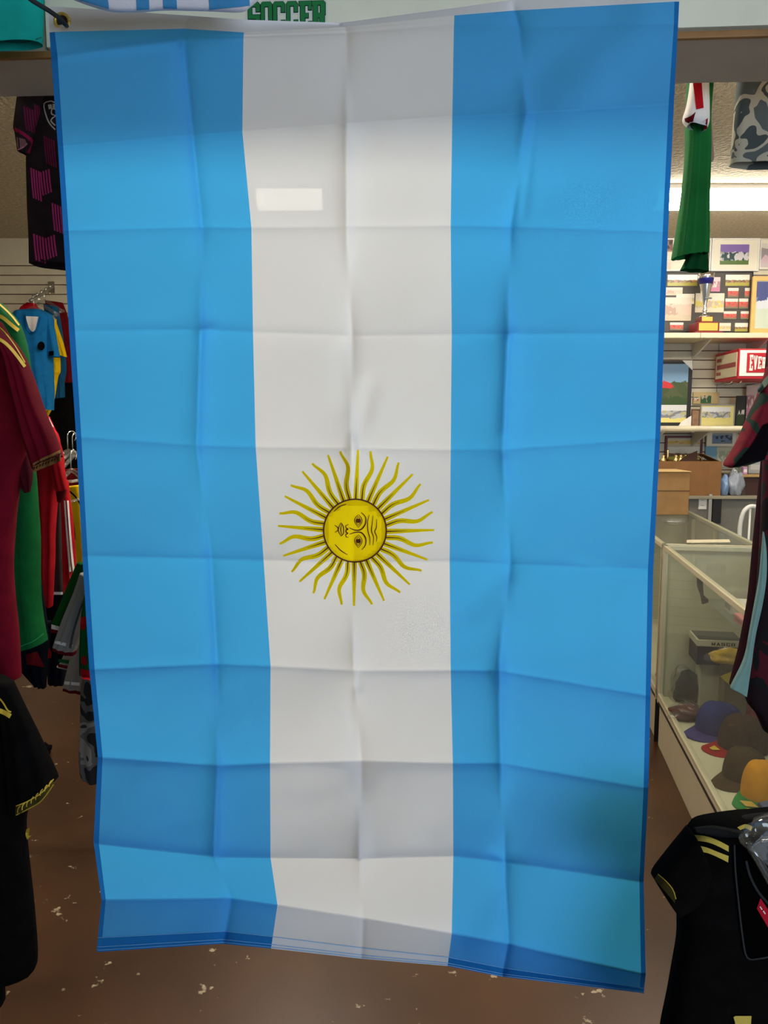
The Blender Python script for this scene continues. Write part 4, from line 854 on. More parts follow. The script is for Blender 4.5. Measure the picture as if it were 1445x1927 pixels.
# shelf one
def shelf(label, y_top, y_bot, x0, x1, Yf, brk):
    a = at(x0, y_top, Yf); b_ = at(x1, y_bot, Yf); za, zb_ = at((x0 + x1) / 2, y_top, Yf).z, at((x0 + x1) / 2, y_bot, Yf).z
    t = thing('wall_shelf', label, 'shelf', ((a.x + b_.x) / 2, Yf, zb_), 'cream slatwall shelves')
    bevel(MB().box(a.x, b_.x, Yf, YB - .003, zb_, za).build('board', M_cream, t), .004)
    for bx in brk:
        X = at(bx, y_bot, Yf + .1).x; mb = MB(); mb.prism([(X - .006, Yf + .05, zb_), (X - .006, YB - .003, zb_), (X - .006, YB - .003, zb_ - .11)], (.012, 0, 0)); mb.build('bracket', M_white, t)
    return t, za, a.x, b_.x, zb_
Y1 = 5.10
t, zs1, xa, xb, zb1 = shelf('cream wall shelf carrying the silver trophy and photo collage', 626, 636, 1215, 1640, Y1, (1240, 1333, 1440))
X = at(1318, 631, Y1).x; MB().box(X - .0015, X + .0015, Y1 - .0005, Y1 + .01, zb1, zs1).build('joint', M_groove, t)
# collage frame
def onshelf(y, Y, zs): return y
prints = [((1256, 517, 1312, 538), ph_b), ((1365, 517, 1410, 538), ph_b), ((1252, 541, 1284, 556), ph_e), ((1272, 553, 1306, 572), ph_d), ((1308, 552, 1362, 588), ph_d),
          ((1369, 542, 1389, 560), ph_c), ((1401, 542, 1410, 560), ph_c), ((1364, 562, 1388, 581), ph_c), ((1390, 562, 1407, 581), ph_c), ((1361, 586, 1385, 601), ph_c), ((1393, 586, 1408, 601), ph_c),
          ((1260, 607, 1285, 622), ph_c), ((1349, 608, 1374, 623), ph_d), ((1382, 608, 1406, 624), ph_b), ((1336, 522, 1354, 549), ph_l), ((1243, 560, 1300, 604), ph_e)]
picture('photo_collage', 'black framed collage of small team photos standing behind the trophy', 'picture', 1200, 511, 1413, 627, 5.38, 2.4, M_fblk, prints, M_coll)
picture('blue_poster', 'blue poster in a honey wood frame at the right end of the shelf', 'picture', 1412, 521, 1520, 627, 5.33, 8, M_honey, [((1421, 530, 1505, 618), ph_f)], mat('poster_mat', srgb(205, 205, 186), .7))
# trophy
c = at(1324, 624, 5.24); zt = zs1; c.z = zt
tr = thing('trophy', 'silver trophy cup with blue band on a red plinth on the shelf', 'trophy', c)
M_redp = mat('red_plinth', srgb(120, 14, 22), .3); M_plate = mat('gold_plate', srgb(222, 186, 88), .35, .4)
u = at(1325, 600, 5.24).x - at(1324, 600, 5.24).x
bevel(MB().box(c.x - 26 * u, c.x + 26 * u, 5.24 - .09, 5.24 + .09, zt, zt + 4 * u).build('plinth_base', M_redp, tr), .004)
bevel(MB().box(c.x - 21 * u, c.x + 21 * u, 5.24 - .07, 5.24 + .07, zt + 4 * u, zt + 22 * u).build('plinth', M_redp, tr), .004)
bevel(MB().box(c.x - 12 * u, c.x + 12 * u, 5.24 - .045, 5.24 + .045, zt + 22 * u, zt + 33 * u).build('plinth_step', M_redp, tr), .003)
MB().box(c.x - 17.5 * u, c.x + 17.5 * u, 5.24 - .073, 5.24 - .07, zt + 6 * u, zt + 20 * u).build('name_plate', M_plate, tr)
MB().box(c.x - 10 * u, c.x + 10 * u, 5.24 - .048, 5.24 - .045, zt + 24 * u, zt + 32 * u).build('name_plate', M_plate, tr)
M_silv = mat('polished_silver', (.8, .8, .8), .14, 1.0)
MB().lathe((c.x, 5.24, zt + 33 * u), [(10 * u, 0), (9 * u, 2 * u), (4 * u, 4 * u), (3 * u, 9 * u), (5 * u, 12 * u), (3 * u, 15 * u), (3.6 * u, 24 * u), (6 * u, 34 * u), (9 * u, 48 * u), (12 * u, 62 * u), (14 * u, 74 * u), (14.5 * u, 80 * u), (13.4 * u, 80 * u), (12 * u, 66 * u)], 28).build('cup', M_silv, tr, True)
MB().lathe((c.x, 5.24, zt + 33 * u), [(12.2 * u, 60 * u), (13.7 * u, 70 * u), (13.9 * u, 71 * u)], 28).build('blue_band', mat('blue_band', srgb(34, 34, 110), .3, .3), tr, True)
MB().lathe((c.x + 3 * u, 5.24 - 7 * u, zt + 33 * u + 34 * u), [(6 * u, -1.2 * u), (7 * u, 0), (6 * u, 1.2 * u)], 20, 1, .35).build('medal', mat('grey_medal', srgb(120, 130, 132), .3, .6), tr, True)
# hanging landscape print with cut corners in a black frame
X0, X1, Z0, Z1 = rectw(1170, 679, 1301, 802, 5.36)
hp = thing('landscape_print', 'landscape poster with red canopy in a black frame beside the flag edge', 'picture', ((X0 + X1) / 2, 5.36, Z0))
MB().box(X0, X1, 5.36, 5.38, Z0, Z1).build('frame', M_fblk, hp)
for q, m_ in (((1176, 685, 1294, 762), ph_g), ((1176, 762, 1291, 795), ph_h)):
    a, b_, cc, d = rectw(*q, 5.359); MB().box(a, b_, 5.3565, 5.36, cc, d).build('photo_print', m_, hp)
P = lambda x_, y_: at(x_, y_, 5.355)
MB().prism([P(1248, 716), P(1262, 721), P(1268, 728), P(1262, 731), P(1246, 730)], (0, .0012, 0)).build('red_canopy', mat('red_print', srgb(196, 44, 44), .5), hp)
for tri in ([(1284, 678), (1303, 678), (1303, 697)], [(1303, 781), (1303, 803), (1276, 803), (1282, 794)]):
    MB().prism([at(a, b_, 5.353) for a, b_ in tri], (0, .004, 0)).build('corner_guard', M_white, hp)
# boxing sign box
ex0, ex1, ez0, ez1 = rectw(1389, 656, 1560, 713, 4.98)
eb = thing('brand_display', 'red and white hanging shop display box lettered EVERLAST', 'display box', ((ex0 + ex1) / 2, 5.1, ez0))
M_er = mat('brand_red', srgb(176, 20, 36), .45); M_ew = mat('brand_white', srgb(236, 228, 212), .5); M_ecream = mat('brand_side', srgb(206, 194, 160), .6)
xl = at(1350, 690, 5.36).x
ztop = ez1; zbot = ez0
bevel(MB().quadbox([(ex0, 4.98, zbot), (ex1, 4.98, zbot), (ex1, 5.40, zbot), (xl, 5.40, zbot), (ex0, 4.98, ztop), (ex1, 4.98, ztop), (ex1, 5.40, ztop), (xl, 5.40, ztop)]).build('box', M_er, eb), .003)
a, b_, cc, d = rectw(1391.5, 659, 1556, 707.5, 4.98); MB().box(a, b_, 4.9765, 4.98, cc, d).build('white_panel', M_ew, eb)
a, b_, cc, d = rectw(1405, 664, 1552, 701, 4.976); MB().box(a, b_, 4.973, 4.9765, cc, d).build('red_field', M_er, eb)
sd = (Vector((ex0, 4.98, 0)) - Vector((xl, 5.40, 0))); sl_ = sd.length; sdn = sd.normalized(); out = Vector((sd.y, -sd.x, 0)).normalized()
if out.x > 0: out = -out
pz = (ztop - zbot)
def sidepoly(u0, u1, w0, w1): return [Vector((xl, 5.40, zbot)) + sd * u_ + Vector((0, 0, pz * w_)) for u_, w_ in ((u0, w0), (u1, w0), (u1, w1), (u0, w1))]
MB().prism(sidepoly(.06, .95, .1, .9), out * .003).build('side_panel', M_ecream, eb)
for q in ((.1, .3, .68, .8), (.12, .92, .42, .58), (.1, .3, .22, .32)): MB().prism([p + out * .003 for p in sidepoly(*q)], out * .001).build('side_stripe', mat('brand_side_red', srgb(150, 70, 66), .6), eb)
word = 'EVERLAST'; pxs = 1409.5
for i, ch in enumerate(word):
    k = abs(i - 3.5) / 3.5; h_ = 20 + 10 * k ** 1.3; w_ = 6.6; px0 = pxs + i * 8.0; mid = 682.5
    o_ = at(px0, mid + h_ / 2, 4.972); p_ = at(px0 + w_, mid + h_ / 2, 4.972); q_ = at(px0, mid - h_ / 2, 4.972)
    letter('letter', ch, Vector((o_.x, 4.973, o_.z)), Vector((1, 0, 0)), Vector((0, 0, 1)), p_.x - o_.x, q_.z - o_.z, .0015, M_ew, eb)
# prong hooks under the display
for k, px in enumerate((1365, 1382, 1424)):
    o_ = at(px, 722, 5.3); mb = MB(); mb.tube([Vector((o_.x, YB - .003, o_.z)), Vector((o_.x, 5.22, o_.z)), Vector((o_.x, 5.19, o_.z + .02))], .005, 6)
    tag(mb.build('display_hook', M_chrome, None, True), 'empty wire hook on the slatwall below the red display box, %s from the left' % ('first', 'second', 'third')[k], 'hook', 'empty slatwall hooks')
# papers and pictures standing between the shelves
picture('certificate', 'tan flyer with a player in green taped to the slatwall', 'flyer', 1303, 738, 1352, 760, YW, 0, M_white, [((1318, 741, 1338, 759), photo('print_player', srgb(190, 168, 120), srgb(40, 84, 48), srgb(180, 160, 130), srgb(56, 90, 54), .15, .8, 3, 15)), ((1304, 747, 1314, 755), photo('print_flag', srgb(60, 84, 50), srgb(220, 214, 200), srgb(170, 40, 40), srgb(180, 150, 100), .2, .8, 3, 16))], mat('tan_paper', srgb(190, 166, 116), .8))
Y2 = 5.10
t2, zs2, xa, xb, zb2 = shelf('cream wall shelf with price rail below the landscape poster', 801.5, 812.5, 1215, 1640, Y2, (1245, 1330, 1440))
X = at(1304, 805, Y2).x; MB().box(X - .012, X + .012, Y2 - .004, Y2, zb2 - .004, zs2 + .003).build('rail_clip', mat('grey_clip', srgb(150, 140, 120), .5), t2)
MB().tube([(at(1215, 807, Y2).x, Y2 - .002, (zs2 + zb2) / 2), (at(1640, 807, Y2).x, Y2 - .002, (zs2 + zb2) / 2)], (zs2 - zb2) * .48, 12).build('price_rail', M_cream, t2, True)
picture('team_poster', 'framed grey team photo on yellow leaning on the lower shelf', 'picture', 1316, 761, 1381, 803, 5.34, 2, mat('silver_frame', srgb(160, 160, 156), .4, .5), [((1321, 766, 1374, 793), ph_h)], mat('yellow_card', srgb(216, 204, 130), .7))
picture('cork_panel', 'rough brown cork panel beside the corner of the landscape poster', 'board', 1300, 770, 1315, 803, 5.36, 1.2, mat('panel_edge', srgb(120, 80, 60), .6), [((1302, 773, 1314, 801), mat('cork', srgb(140, 108, 82), .9, var=.2, scale=30))], mat('cork', srgb(140, 108, 82), .9))
picture('night_photo', 'dark photo of a standing figure beside the grey team photo', 'picture', 1383, 745, 1402, 803, 5.33, 1.2, M_fblk, [((1384.5, 747, 1400.5, 801), ph_i)], M_fblk)
picture('pink_flyer', 'faded pink flyer hanging behind the camouflage sleeve', 'flyer', 1403, 726, 1432, 786, 5.40, 0, M_white, [((1404, 727, 1431, 784), ph_l)], M_mat)
picture('red_certificate', 'red framed certificate with yellow heading below the lower shelf', 'picture', 1250, 820, 1320, 870, YW, 4, M_redw, [((1254, 826, 1316, 838), photo('print_heading', srgb(196, 182, 140), srgb(206, 164, 40), srgb(190, 140, 40), srgb(196, 182, 140), .25, .7, 12, 17)), ((1254, 841, 1316, 866), ph_b)], mat('paper', srgb(196, 186, 160), .8))
picture('blue_team_photo', 'white matted photo of a team in light blue below the shelf', 'picture', 1328, 811, 1386, 840, YW - .02, 2, M_mat, [((1340, 815, 1378, 835), ph_j)], M_mat)
picture('pale_flyer', 'pale blue flyer under the white matted blue team photo', 'flyer', 1326, 838, 1348, 866, YW, 0, M_white, [((1327, 839, 1347, 865), mat('blue_paper', srgb(126, 168, 190), .8))], mat('blue_paper', srgb(126, 168, 190), .8))
picture('note_flyer', 'greenish printed flyer beside the pale blue one', 'flyer', 1347, 841, 1376, 880, YW, 0, M_white, [((1348, 842, 1375, 878), photo('print_notes', srgb(190, 190, 166), srgb(150, 160, 130), srgb(200, 196, 180), srgb(180, 180, 160), .2, .8, 12, 18))], mat('paper', srgb(196, 186, 160), .8))

# ================================================================== GLASS DISPLAY CASES
dirv = Vector((.1655, 1, 0)).normalized(); perp = Vector((dirv.y, -dirv.x, 0))
def case(name, label, o0, L, wdt, ztop, zbase, far_panel=True):
    """o0: front far corner on the floor, runs toward the camera; front glass faces left"""
    fr = (o0, -dirv, perp); t = thing(name, label, 'display case', o0)
    p = .022
    bevel(MB().obox(fr, .01, L - .01, .012, wdt, 0, zbase - .035).build('kick_panel', mat('kick_cream', srgb(196, 182, 152), .55, var=.05, scale=6), t), .003)
    MB().obox(fr, 0, L, .0, wdt, zbase - .012, zbase).build('deck', mat('deck_cream', srgb(206, 194, 164), .5), t)
    MB().obox(fr, 0, L, .004, .012, zbase - .036, zbase - .012).build('shadow_gap', M_black, t)
    for u in (0, L - p):
        for v in (0, wdt - p): bevel(MB().obox(fr, u, u + p, v, v + p, zbase - .03, ztop - .02).build('post', M_alu2, t), .002, 1)
    for v in (0, wdt - p):
        bevel(MB().obox(fr, 0, L, v, v + p, ztop - .022, ztop).build('top_rail', M_alu2, t), .002, 1)
        bevel(MB().obox(fr, 0, L, v, v + p, zbase, zbase + .018).build('bottom_rail', M_alu2, t), .002, 1)
    for u in (0, L - p):
        bevel(MB().obox(fr, u, u + p, 0, wdt, ztop - .022, ztop).build('top_rail', M_alu2, t), .002, 1)
    MB().obox(fr, p, L - p, .007, .011, zbase + .018, ztop - .022).build('front_glass', M_glass, t)
    MB().obox(fr, .006, L - .006, .006, wdt - .006, ztop, ztop + .005).build('top_glass', M_glass, t)
    MB().obox(fr, .002, .01, p, wdt - p, zbase, ztop - .022).build('end_panel', mat('end_cream', srgb(186, 180, 150), .6, var=.06, scale=4), t)
    MB().obox(fr, p, L - p, wdt - .012, wdt - .004, zbase, ztop - .022).build('back_panel', mat('back_cream', srgb(170, 164, 140), .6, var=.06, scale=4), t)
    MB().obox(fr, .03, L - .03, wdt * .42, wdt - .02, (zbase + ztop) / 2 + .12, (zbase + ztop) / 2 + .126).build('glass_shelf', M_glass, t)
    for u in (.22, L * .5, L - .22): MB().obox(fr, u, u + .02, wdt - .03, wdt - .012, zbase, ztop - .03).build('shelf_upright', M_alu2, t)
    return t, fr
M_alu2 = mat('case_aluminium', srgb(206, 194, 164), .35, .25)
ZT, ZBS = .983, .245
c1, fr1 = case('display_case', 'glass display case full of caps, nearer of the two', Vector((1.322, 3.6, 0)), 1.76, .45, ZT, ZBS)
c2, fr2 = case('display_case', 'glass display case carrying the cardboard box, farther of the two', Vector((1.322, 3.6, 0)) + dirv * 1.55, 1.52, .45, ZT, ZBS)
MB().obox(fr2, 1.514, 1.519, 0.0, .45, .0, ZT - .02).build('end_trim', M_black, c2)
Q = lambda fr, u, v, z: fr[0] + fr[1] * u + fr[2] * v + Vector((0, 0, z))
# caps
def cap(name, label, px, py, z, face, crown, bill, r=.093, h=.125, m_bill2=None, tilt=0.0, group=None, badge=None):
    c = at_z(px, py, z); f = Vector((math.cos(face), math.sin(face), 0)); s_ = Vector((-f.y, f.x, 0)); up = Vector((0, 0, 1))
    t = thing(name, label, 'cap', c, group); nu, nv = 30, 10; vs = []; fs = []
    for i in range(nv + 1):
        a = i / nv * math.pi / 2; rr = math.cos(a) ** .55; zz = math.sin(a) ** .85
        for j in range(nu):
            q = 2 * math.pi * j / nu; seam = 1 - .018 * (1 - abs(math.sin(3 * q))) ** 6
            front = 1.06 if math.cos(q) > 0 else 1.0
            vs.append(c + f * (r * 1.05 * rr * math.cos(q) * seam) + s_ * (r * .92 * rr * math.sin(q) * seam) + up * (h * zz * front * (1 if i < nv else 1)))
    for i in range(nv):
        for j in range(nu): fs.append((i * nu + j, i * nu + (j + 1) % nu, (i + 1) * nu + (j + 1) % nu, (i + 1) * nu + j))
    mesh('crown', vs, fs, crown, t)
    vs = []; fs = []; N = 16; M_ = 6
    for side in (0, 1):
        for i in range(N + 1):
            q = -1.2 + 2.4 * i / N
            for j in range(M_ + 1):
                k = j / M_; base = c + f * (r * 1.03 * math.cos(q)) + s_ * (r * .9 * math.sin(q)); ln = .078 * (math.cos(q * 1.25) ** .5 if abs(q * 1.25) < 1.57 else 0)
                p = base + f * (ln * k) + s_ * (math.sin(q) * .012 * k) + up * (.012 - .018 * (math.sin(q) ** 2) * k - .006 * k + (.0 if side else -.003)); vs.append(p)
    n1_ = (N + 1) * (M_ + 1)
    for side in (0, 1):
        for i in range(N):
            for j in range(M_):
                a = side * n1_ + i * (M_ + 1) + j; f_ = (a, a + 1, a + M_ + 2, a + M_ + 1); fs.append(f_ if side else f_[::-1])
    for i in range(N): a = i * (M_ + 1) + M_; fs.append((a, a + M_ + 1, a + M_ + 1 + n1_, a + n1_))
    mesh('bill', vs, fs, bill, t)
    MB().lathe(c + up * (h * 1.0), [(.007, -.004), (.007, .002), (.003, .005)], 10).build('button', crown, t, True)
    if badge:
        pts = [c + f * (r * 1.035 + .062 * k_) + s_ * w_ + up * (.0135 - .004 * k_) for k_, w_ in badge[1]]
        mesh('bill_badge', [p + up * .002 for p in pts], [tuple(range(len(pts)))], badge[0], t, False)
    return t
ZD = ZBS + .001
def deckpx(px, py): return px, py
cap('baseball_cap', 'royal blue cap with purple bill by the front glass of the near case', 1353, 1376, ZD, 3.6, cloth_mat('royal_blue', srgb(38, 48, 104), .1), cloth_mat('purple_blue', srgb(60, 56, 112), .1), .10, .12)
cap('baseball_cap', 'dark brown cap with red bill behind the orange cap', 1399, 1408, ZD, 3.35, cloth_mat('dark_umber', srgb(58, 40, 26), .2), cloth_mat('red_bill', srgb(150, 28, 28), .1), .098, .13, badge=(M_gold, [(.3, -.02), (.8, -.008), (.8, .012), (.35, .022)]))
cap('baseball_cap', 'olive brown cap with round bill between the red bill and the orange cap', 1401, 1464, ZD, 3.7, cloth_mat('olive_umber', srgb(64, 50, 30), .2), cloth_mat('olive_bill', srgb(74, 58, 34), .2), .082, .11)
cap('baseball_cap', 'orange cap with green bill nearest the black shirt', 1436, 1500, ZD, 3.85, cloth_mat('orange_twill', srgb(206, 138, 24), .1), cloth_mat('green_bill', srgb(46, 128, 62), .1), .080, .125, badge=(mat('diamond_yellow', srgb(196, 160, 60), .7), [(.15, 0), (.5, -.032), (.85, 0), (.5, .032)]))
cap('baseball_cap', 'crimson cap against the back of the near case beside the camouflage jersey', 1428, 1338, ZD, 3.6, cloth_mat('crimson_twill', srgb(166, 26, 42), .1), cloth_mat('crimson_bill', srgb(150, 22, 38), .1), .09, .11)
# bagged black cap and little bags
def bag(name, label, cat, px, py, z, rx, ry, rz, m, seed, film_too=True, fl=.25):
    c = at_z(px, py, z) + Vector((0, 0, rz * .75)); t = thing(name, label, cat, c - Vector((0, 0, rz * .75)))
    MB().blob(c, rx, ry, rz, seed, fl).build('contents', m, t, True)
    if film_too: MB().blob(c, rx * 1.22, ry * 1.2, rz * 1.18, seed + .3, fl * 1.4, 22).build('plastic_wrap', M_bag, t, True)
    return t
bag('wrapped_cap', 'black cap in a clear plastic bag at the far end of the near case', 'cap', 1302, 1320, ZD, .085, .055, .085, cloth_mat('cap_black', (.02, .02, .018), .3), 3)
bag('bagged_shirt', 'maroon shirt folded in a clear bag beside the blue cap', 'bagged shirt', 1291, 1352, ZD, .07, .05, .035, cloth_mat('maroon_fold', srgb(92, 44, 40), .2), 8)
bag('yellow_pack', 'yellow folded shirt near the glass at the bottom right of the near case', 'bagged shirt', 1432, 1552, ZD, .085, .07, .022, cloth_mat('lime_yellow', srgb(176, 160, 22), .15), 12, False, .15)
# stacked boxes with lettered lid and yellow scarf bag at the back of the case
o_ = at_z(1312, 1243, .40); 
bx = thing('shoe_box', 'black box with white lettered lid at the back of the near case', 'box', Q(fr1, .45, .30, ZBS))
B0 = at(1312, 1204, 3.40); zb_ = B0.z - .615; uvec = perp.copy(); fv = -dirv
fb = (Vector((B0.x, B0.y, 0)), uvec, dirv)
MB().obox(fb, 0.002, .20, .002, .16, zb_ + .50, zb_ + .585).build('body', mat('navy_box', srgb(36, 36, 48), .6), bx)
MB().obox(fb, 0.03, .17, .03, .14, ZBS + .0005, zb_ + .50).build('riser', mat('back_cream', (.4, .36, .25)), bx)
bevel(MB().obox(fb, 0, .205, 0, .165, zb_ + .585, zb_ + .615).build('lid_side', mat('lid_white', srgb(190, 184, 160), .6), bx), .002)
MB().obox(fb, .008, .197, .008, .157, zb_ + .6155, zb_ + .617).build('lid_top', mat('lid_dark', srgb(66, 66, 62), .5), bx)
for i, ch in enumerate('MASCO'):
    letter('letter', ch, Vector((B0.x, B0.y, 0)) + uvec * (.062 + .021 * i) + Vector((0, 0, zb_ + .592)), uvec, Vector((0, 0, 1)), .016, .014, .0008, M_black, bx, out=-dirv, lift=.0003)
bag('yellow_bag', 'yellow item in a clear crinkled bag in front of the lettered box', 'bag', 1372, 1246, .505, .08, .045, .034, cloth_mat('bright_yellow', srgb(200, 158, 24), .12), 5)
p_ = at_z(1372, 1246, .505)
tag(bevel(MB().box(p_.x - .02, p_.x + .085, p_.y - .01, p_.y + .05, ZBS + .001, .504).build('riser', mat('riser_olive', srgb(92, 84, 60), .7), None), .004), 'olive riser block under the yellow bag in the near case', 'riser')
yc = p_.y - .0105
tag(MB().prism([at(1355, 1273, yc), at(1379, 1262, yc), at(1381, 1290, yc), at(1376, 1292, yc)], (0, -.003, 0)).build('price_card', mat('card_yellow', srgb(206, 182, 44), .6), None), 'small yellow card on the front of the olive block behind the caps', 'card')
# silver snack packet at the far right
pk = bag('foil_packet', 'blue and silver foil packet lying beside the orange cap by the black shirt', 'packet', 1450, 1530, ZBS + .05, .035, .025, .022, mat('foil', srgb(70, 74, 100), .35, .5), 21, False, .3)
# dark sticker bracket hanging at the end panel
sb_ = MB(); 
for a, b_, w_ in (((1318, 1088), (1318, 1106), 6), ((1318, 1106), (1322, 1122), 4), ((1322, 1122), (1326, 1134), 7)): pass
v0 = fr1[0] - dirv * .06
tag(MB().prism([at(x_, y_, 3.50) for x_, y_ in ((1312, 1088), (1322, 1088), (1323, 1104), (1324, 1120), (1333, 1128), (1333, 1134), (1322, 1137), (1319, 1120), (1313, 1104))], (0, .01, 0)).build('case_lock', mat('lock_brown', srgb(46, 38, 28), .5), c1), None)
# things on the glass shelf: pale plastic packs
zsf = (ZBS + ZT) / 2 + .126
for k, (u, v, w_, d_, h_, col, lab) in enumerate(((.30, .27, .12, .10, .05, srgb(206, 200, 186), 'white packet, farthest on the glass shelf of the near case'), (.52, .26, .14, .11, .035, srgb(200, 120, 120), 'pink packet, middle one on the glass shelf of the near case'),
                                                   (.80, .27, .15, .12, .06, srgb(180, 176, 170), 'grey packet, nearest on the glass shelf of the near case'))):
    t = thing('packet', lab, 'packet', Q(fr1, u, v, zsf))
    bevel(MB().obox((fr1[0] + fr1[1] * u + fr1[2] * v, fr1[1], fr1[2]), -w_ / 2, w_ / 2, -d_ / 2, d_ / 2, zsf, zsf + h_).build('carton', mat('packet_%d' % k, col, .5), t), .006)
    MB().obox((fr1[0] + fr1[1] * u + fr1[2] * v, fr1[1], fr1[2]), -w_ / 3, w_ / 3, -d_ / 2 - .001, -d_ / 2, zsf + h_ * .3, zsf + h_ * .75).build('label', mat('packet_label_%d' % k, tuple(.6 * q for q in col), .5), t)
# second case contents glimpsed past the flag
for k, (u, v, z_, col, lab) in enumerate(((1.37, .12, ZBS, srgb(168, 60, 48), 'red folded jersey at the near end of the far case'), (1.37, .30, ZBS, srgb(60, 54, 44), 'dark folded jersey at the back of the far case'), (1.10, .2, ZBS, srgb(190, 160, 40), 'yellow folded jersey in the middle of the far case'))):
    t = thing('folded_jersey', lab, 'jersey', Q(fr2, u, v, z_))
    for q in range(4):
        bevel(MB().obox((fr2[0] + fr2[1] * u + fr2[2] * v, fr2[1], fr2[2]), -.11, .11, -.08 + .004 * q, .08 - .003 * q, z_ + .001 + q * .03, z_ + .029 + q * .03).build('fold', cloth_mat('fold_%d' % k, col, .15), t), .012, 3)
t = thing('bag_stand_in', 'shiny crumpled bag drawn as a clear dish on top of the far case beside the cardboard box', 'dish', at_z(1268, 988, ZT + .006))  # dish shape put in for a reflective crumpled bag
MB().lathe(at_z(1268, 988, ZT + .006), [(.035, 0), (.065, .012), (.075, .03), (.07, .032), (.06, .016), (.02, .01)], 24).build('bowl', M_plastic, t, True)
t = thing('white_ruler', 'white strip lying on the top glass of the near case', 'strip', at_z(1330, 1021, ZT + .006))
MB().prism([at_z(1292, 1017, ZT + .0065), at_z(1372, 1016, ZT + .0065), at_z(1374, 1021, ZT + .0065), at_z(1292, 1022, ZT + .0065)], (0, 0, .003)).build('strip', M_cream, t)
# cardboard boxes
c = at_z(1268, 969, ZT + .006)
def boxframe(px0, px1, py, z, depth, yaw=0.0):
    a = at_z(px0, py, z); b_ = at_z(px1, py, z); u = (b_ - a); u.z = 0; L = u.length; u.normalize()
    return (Vector((a.x, a.y, 0)), u, Vector((-u.y, u.x, 0))), L
fbx, L = boxframe(1222, 1295, 969, ZT + .0055, .3)
hz = at(1258, 888, fbx[0].y).z
t = thing('carton', 'closed cardboard carton standing on the far glass case', 'carton', fbx[0] + Vector((0, 0, ZT + .006)))
bevel(MB().obox(fbx, 0, L, 0, .24, ZT + .0055, hz).build('body', M_card, t), .003)
MB().obox(fbx, -.002, L + .002, -.002, .242, hz - .12, hz - .115).build('lid_edge', mat('cardboard_dark', srgb(96, 68, 38), .85), t)
for a0, a1 in ((-.01, .118), (.122, .25)): bevel(MB().obox(fbx, -.004, L + .004, a0, a1, hz, hz + .004).build('flap', mat('cardboard_light', srgb(206, 172, 112), .8), t), .001, 1)
# back counter behind the cases
zc2 = at(1330, 933, 5.16).z
t = thing('back_counter', 'grey counter against the back wall behind the glass cases', 'counter', (2.6, 5.2, 0))
xc0 = at(1296, 950, 5.16).x; bevel(MB().box(xc0, XR - .02, 5.16, YB - .006, 0, zc2 - .02).build('cabinet', mat('grey_cabinet', srgb(112, 110, 100), .6, var=.08), t), .003)
bevel(MB().box(xc0 - .02, XR - .02, 5.13, YB - .006, zc2 - .02, zc2).build('counter_top', mat('counter_top', srgb(150, 140, 118), .5), t), .003)
x0, x1, z0, z1 = rectw(1314, 935, 1329, 958, 5.16); ol = MB().box(x0, x1, 5.154, 5.16, z0, z1).build('outlet', M_white, t)
for y in (941, 951):
    a, b_, cc, d = rectw(1317, y - 3, 1326, y + 3, 5.154); MB().lathe(((a + b_) / 2, 5.154, (cc + d) / 2), [((d - cc) * .55, -.0008), ((d - cc) * .55, .0008)], 16, 1, .2).build('socket', M_black, ol)
x0, x1, z0, z1 = rectw(1340, 935, 1356, 985, 5.155); MB().box(x0, x1, 5.145, 5.16, z0, z1).build('black_door', M_black, t)
x0, x1, z0, z1 = rectw(1332, 930, 1338, 990, 5.155); MB().box(x0, x1, 5.148, 5.16, z0, z1).build('metal_strip', M_alu, t)
# open carton full of small gold things
X0, X1, Z0, Z1 = rectw(1236, 868, 1357, 929, 5.17); Z0 = zc2 + .0005
t = thing('open_carton', 'open cardboard carton of trophy parts behind the closed carton', 'carton', ((X0 + X1) / 2, 5.1, Z0))
X0 = max(X0, xc0 - .06)
X0 = at(1236, 900, 5.17).x
cb = MB()
cb.box(X0, X1, 5.17, 5.175, Z0, Z1); cb.box(X0, X1, 5.395, 5.40, Z0, Z1); cb.box(X0, X0 + .005, 5.175, 5.395, Z0, Z1); cb.box(X1 - .005, X1, 5.175, 5.395, Z0, Z1); cb.box(X0 + .005, X1 - .005, 5.175, 5.395, Z0, Z0 + .005)
cb.build('body', mat('cardboard_brown', srgb(134, 92, 50), .85, var=.1, scale=12), t)
P5 = lambda x_, y_, Y: at(x_, y_, Y)
MB().prism([(X1 - .01, 5.2, Z1), (X1 - .012, 5.38, Z1), (X1 - .10, 5.34, Z1 + .045), (X1 - .10, 5.24, Z1 + .045)], (0.004, 0, .003)).build('flap', M_card, t)
MB().prism([at(1277, 868, 5.2), at(1290, 858, 5.2), at(1312, 848, 5.2), at(1312, 868, 5.2)], (0, .004, 0)).build('flap', mat('cardboard_inside', srgb(74, 46, 32), .85), t)
mg = mat('gold_metal', (.9, .68, .3), .25, 1.0)
pcs = [(1248, 866), (1256, 867), (1272, 866), (1281, 865), (1290, 866)]
for k, (px, py) in enumerate(pcs):
    c = at(px, py, 5.26); tt = thing('trophy_figure', 'small gold trophy part in the open carton, %s from the left' % ('first', 'second', 'third', 'fourth', 'fifth')[k], 'trophy part', Vector((c.x, 5.26, Z1 - .06)), 'gold trophy parts')
    MB().box(c.x - .012, c.x + .012, 5.25, 5.27, Z0 + .006, Z1 - .022).build('stem', mg, tt)
    MB().lathe((c.x, 5.26, Z1 - .022), [(.012, 0), (.02, .012), (.018, .03), (.008, .045), (.012, .055), (.004, .066)] if k != 1 else [(.007, 0), (.006, .05), (.007, .09), (.003, .1)], 12).build('figure', mg, tt, True)
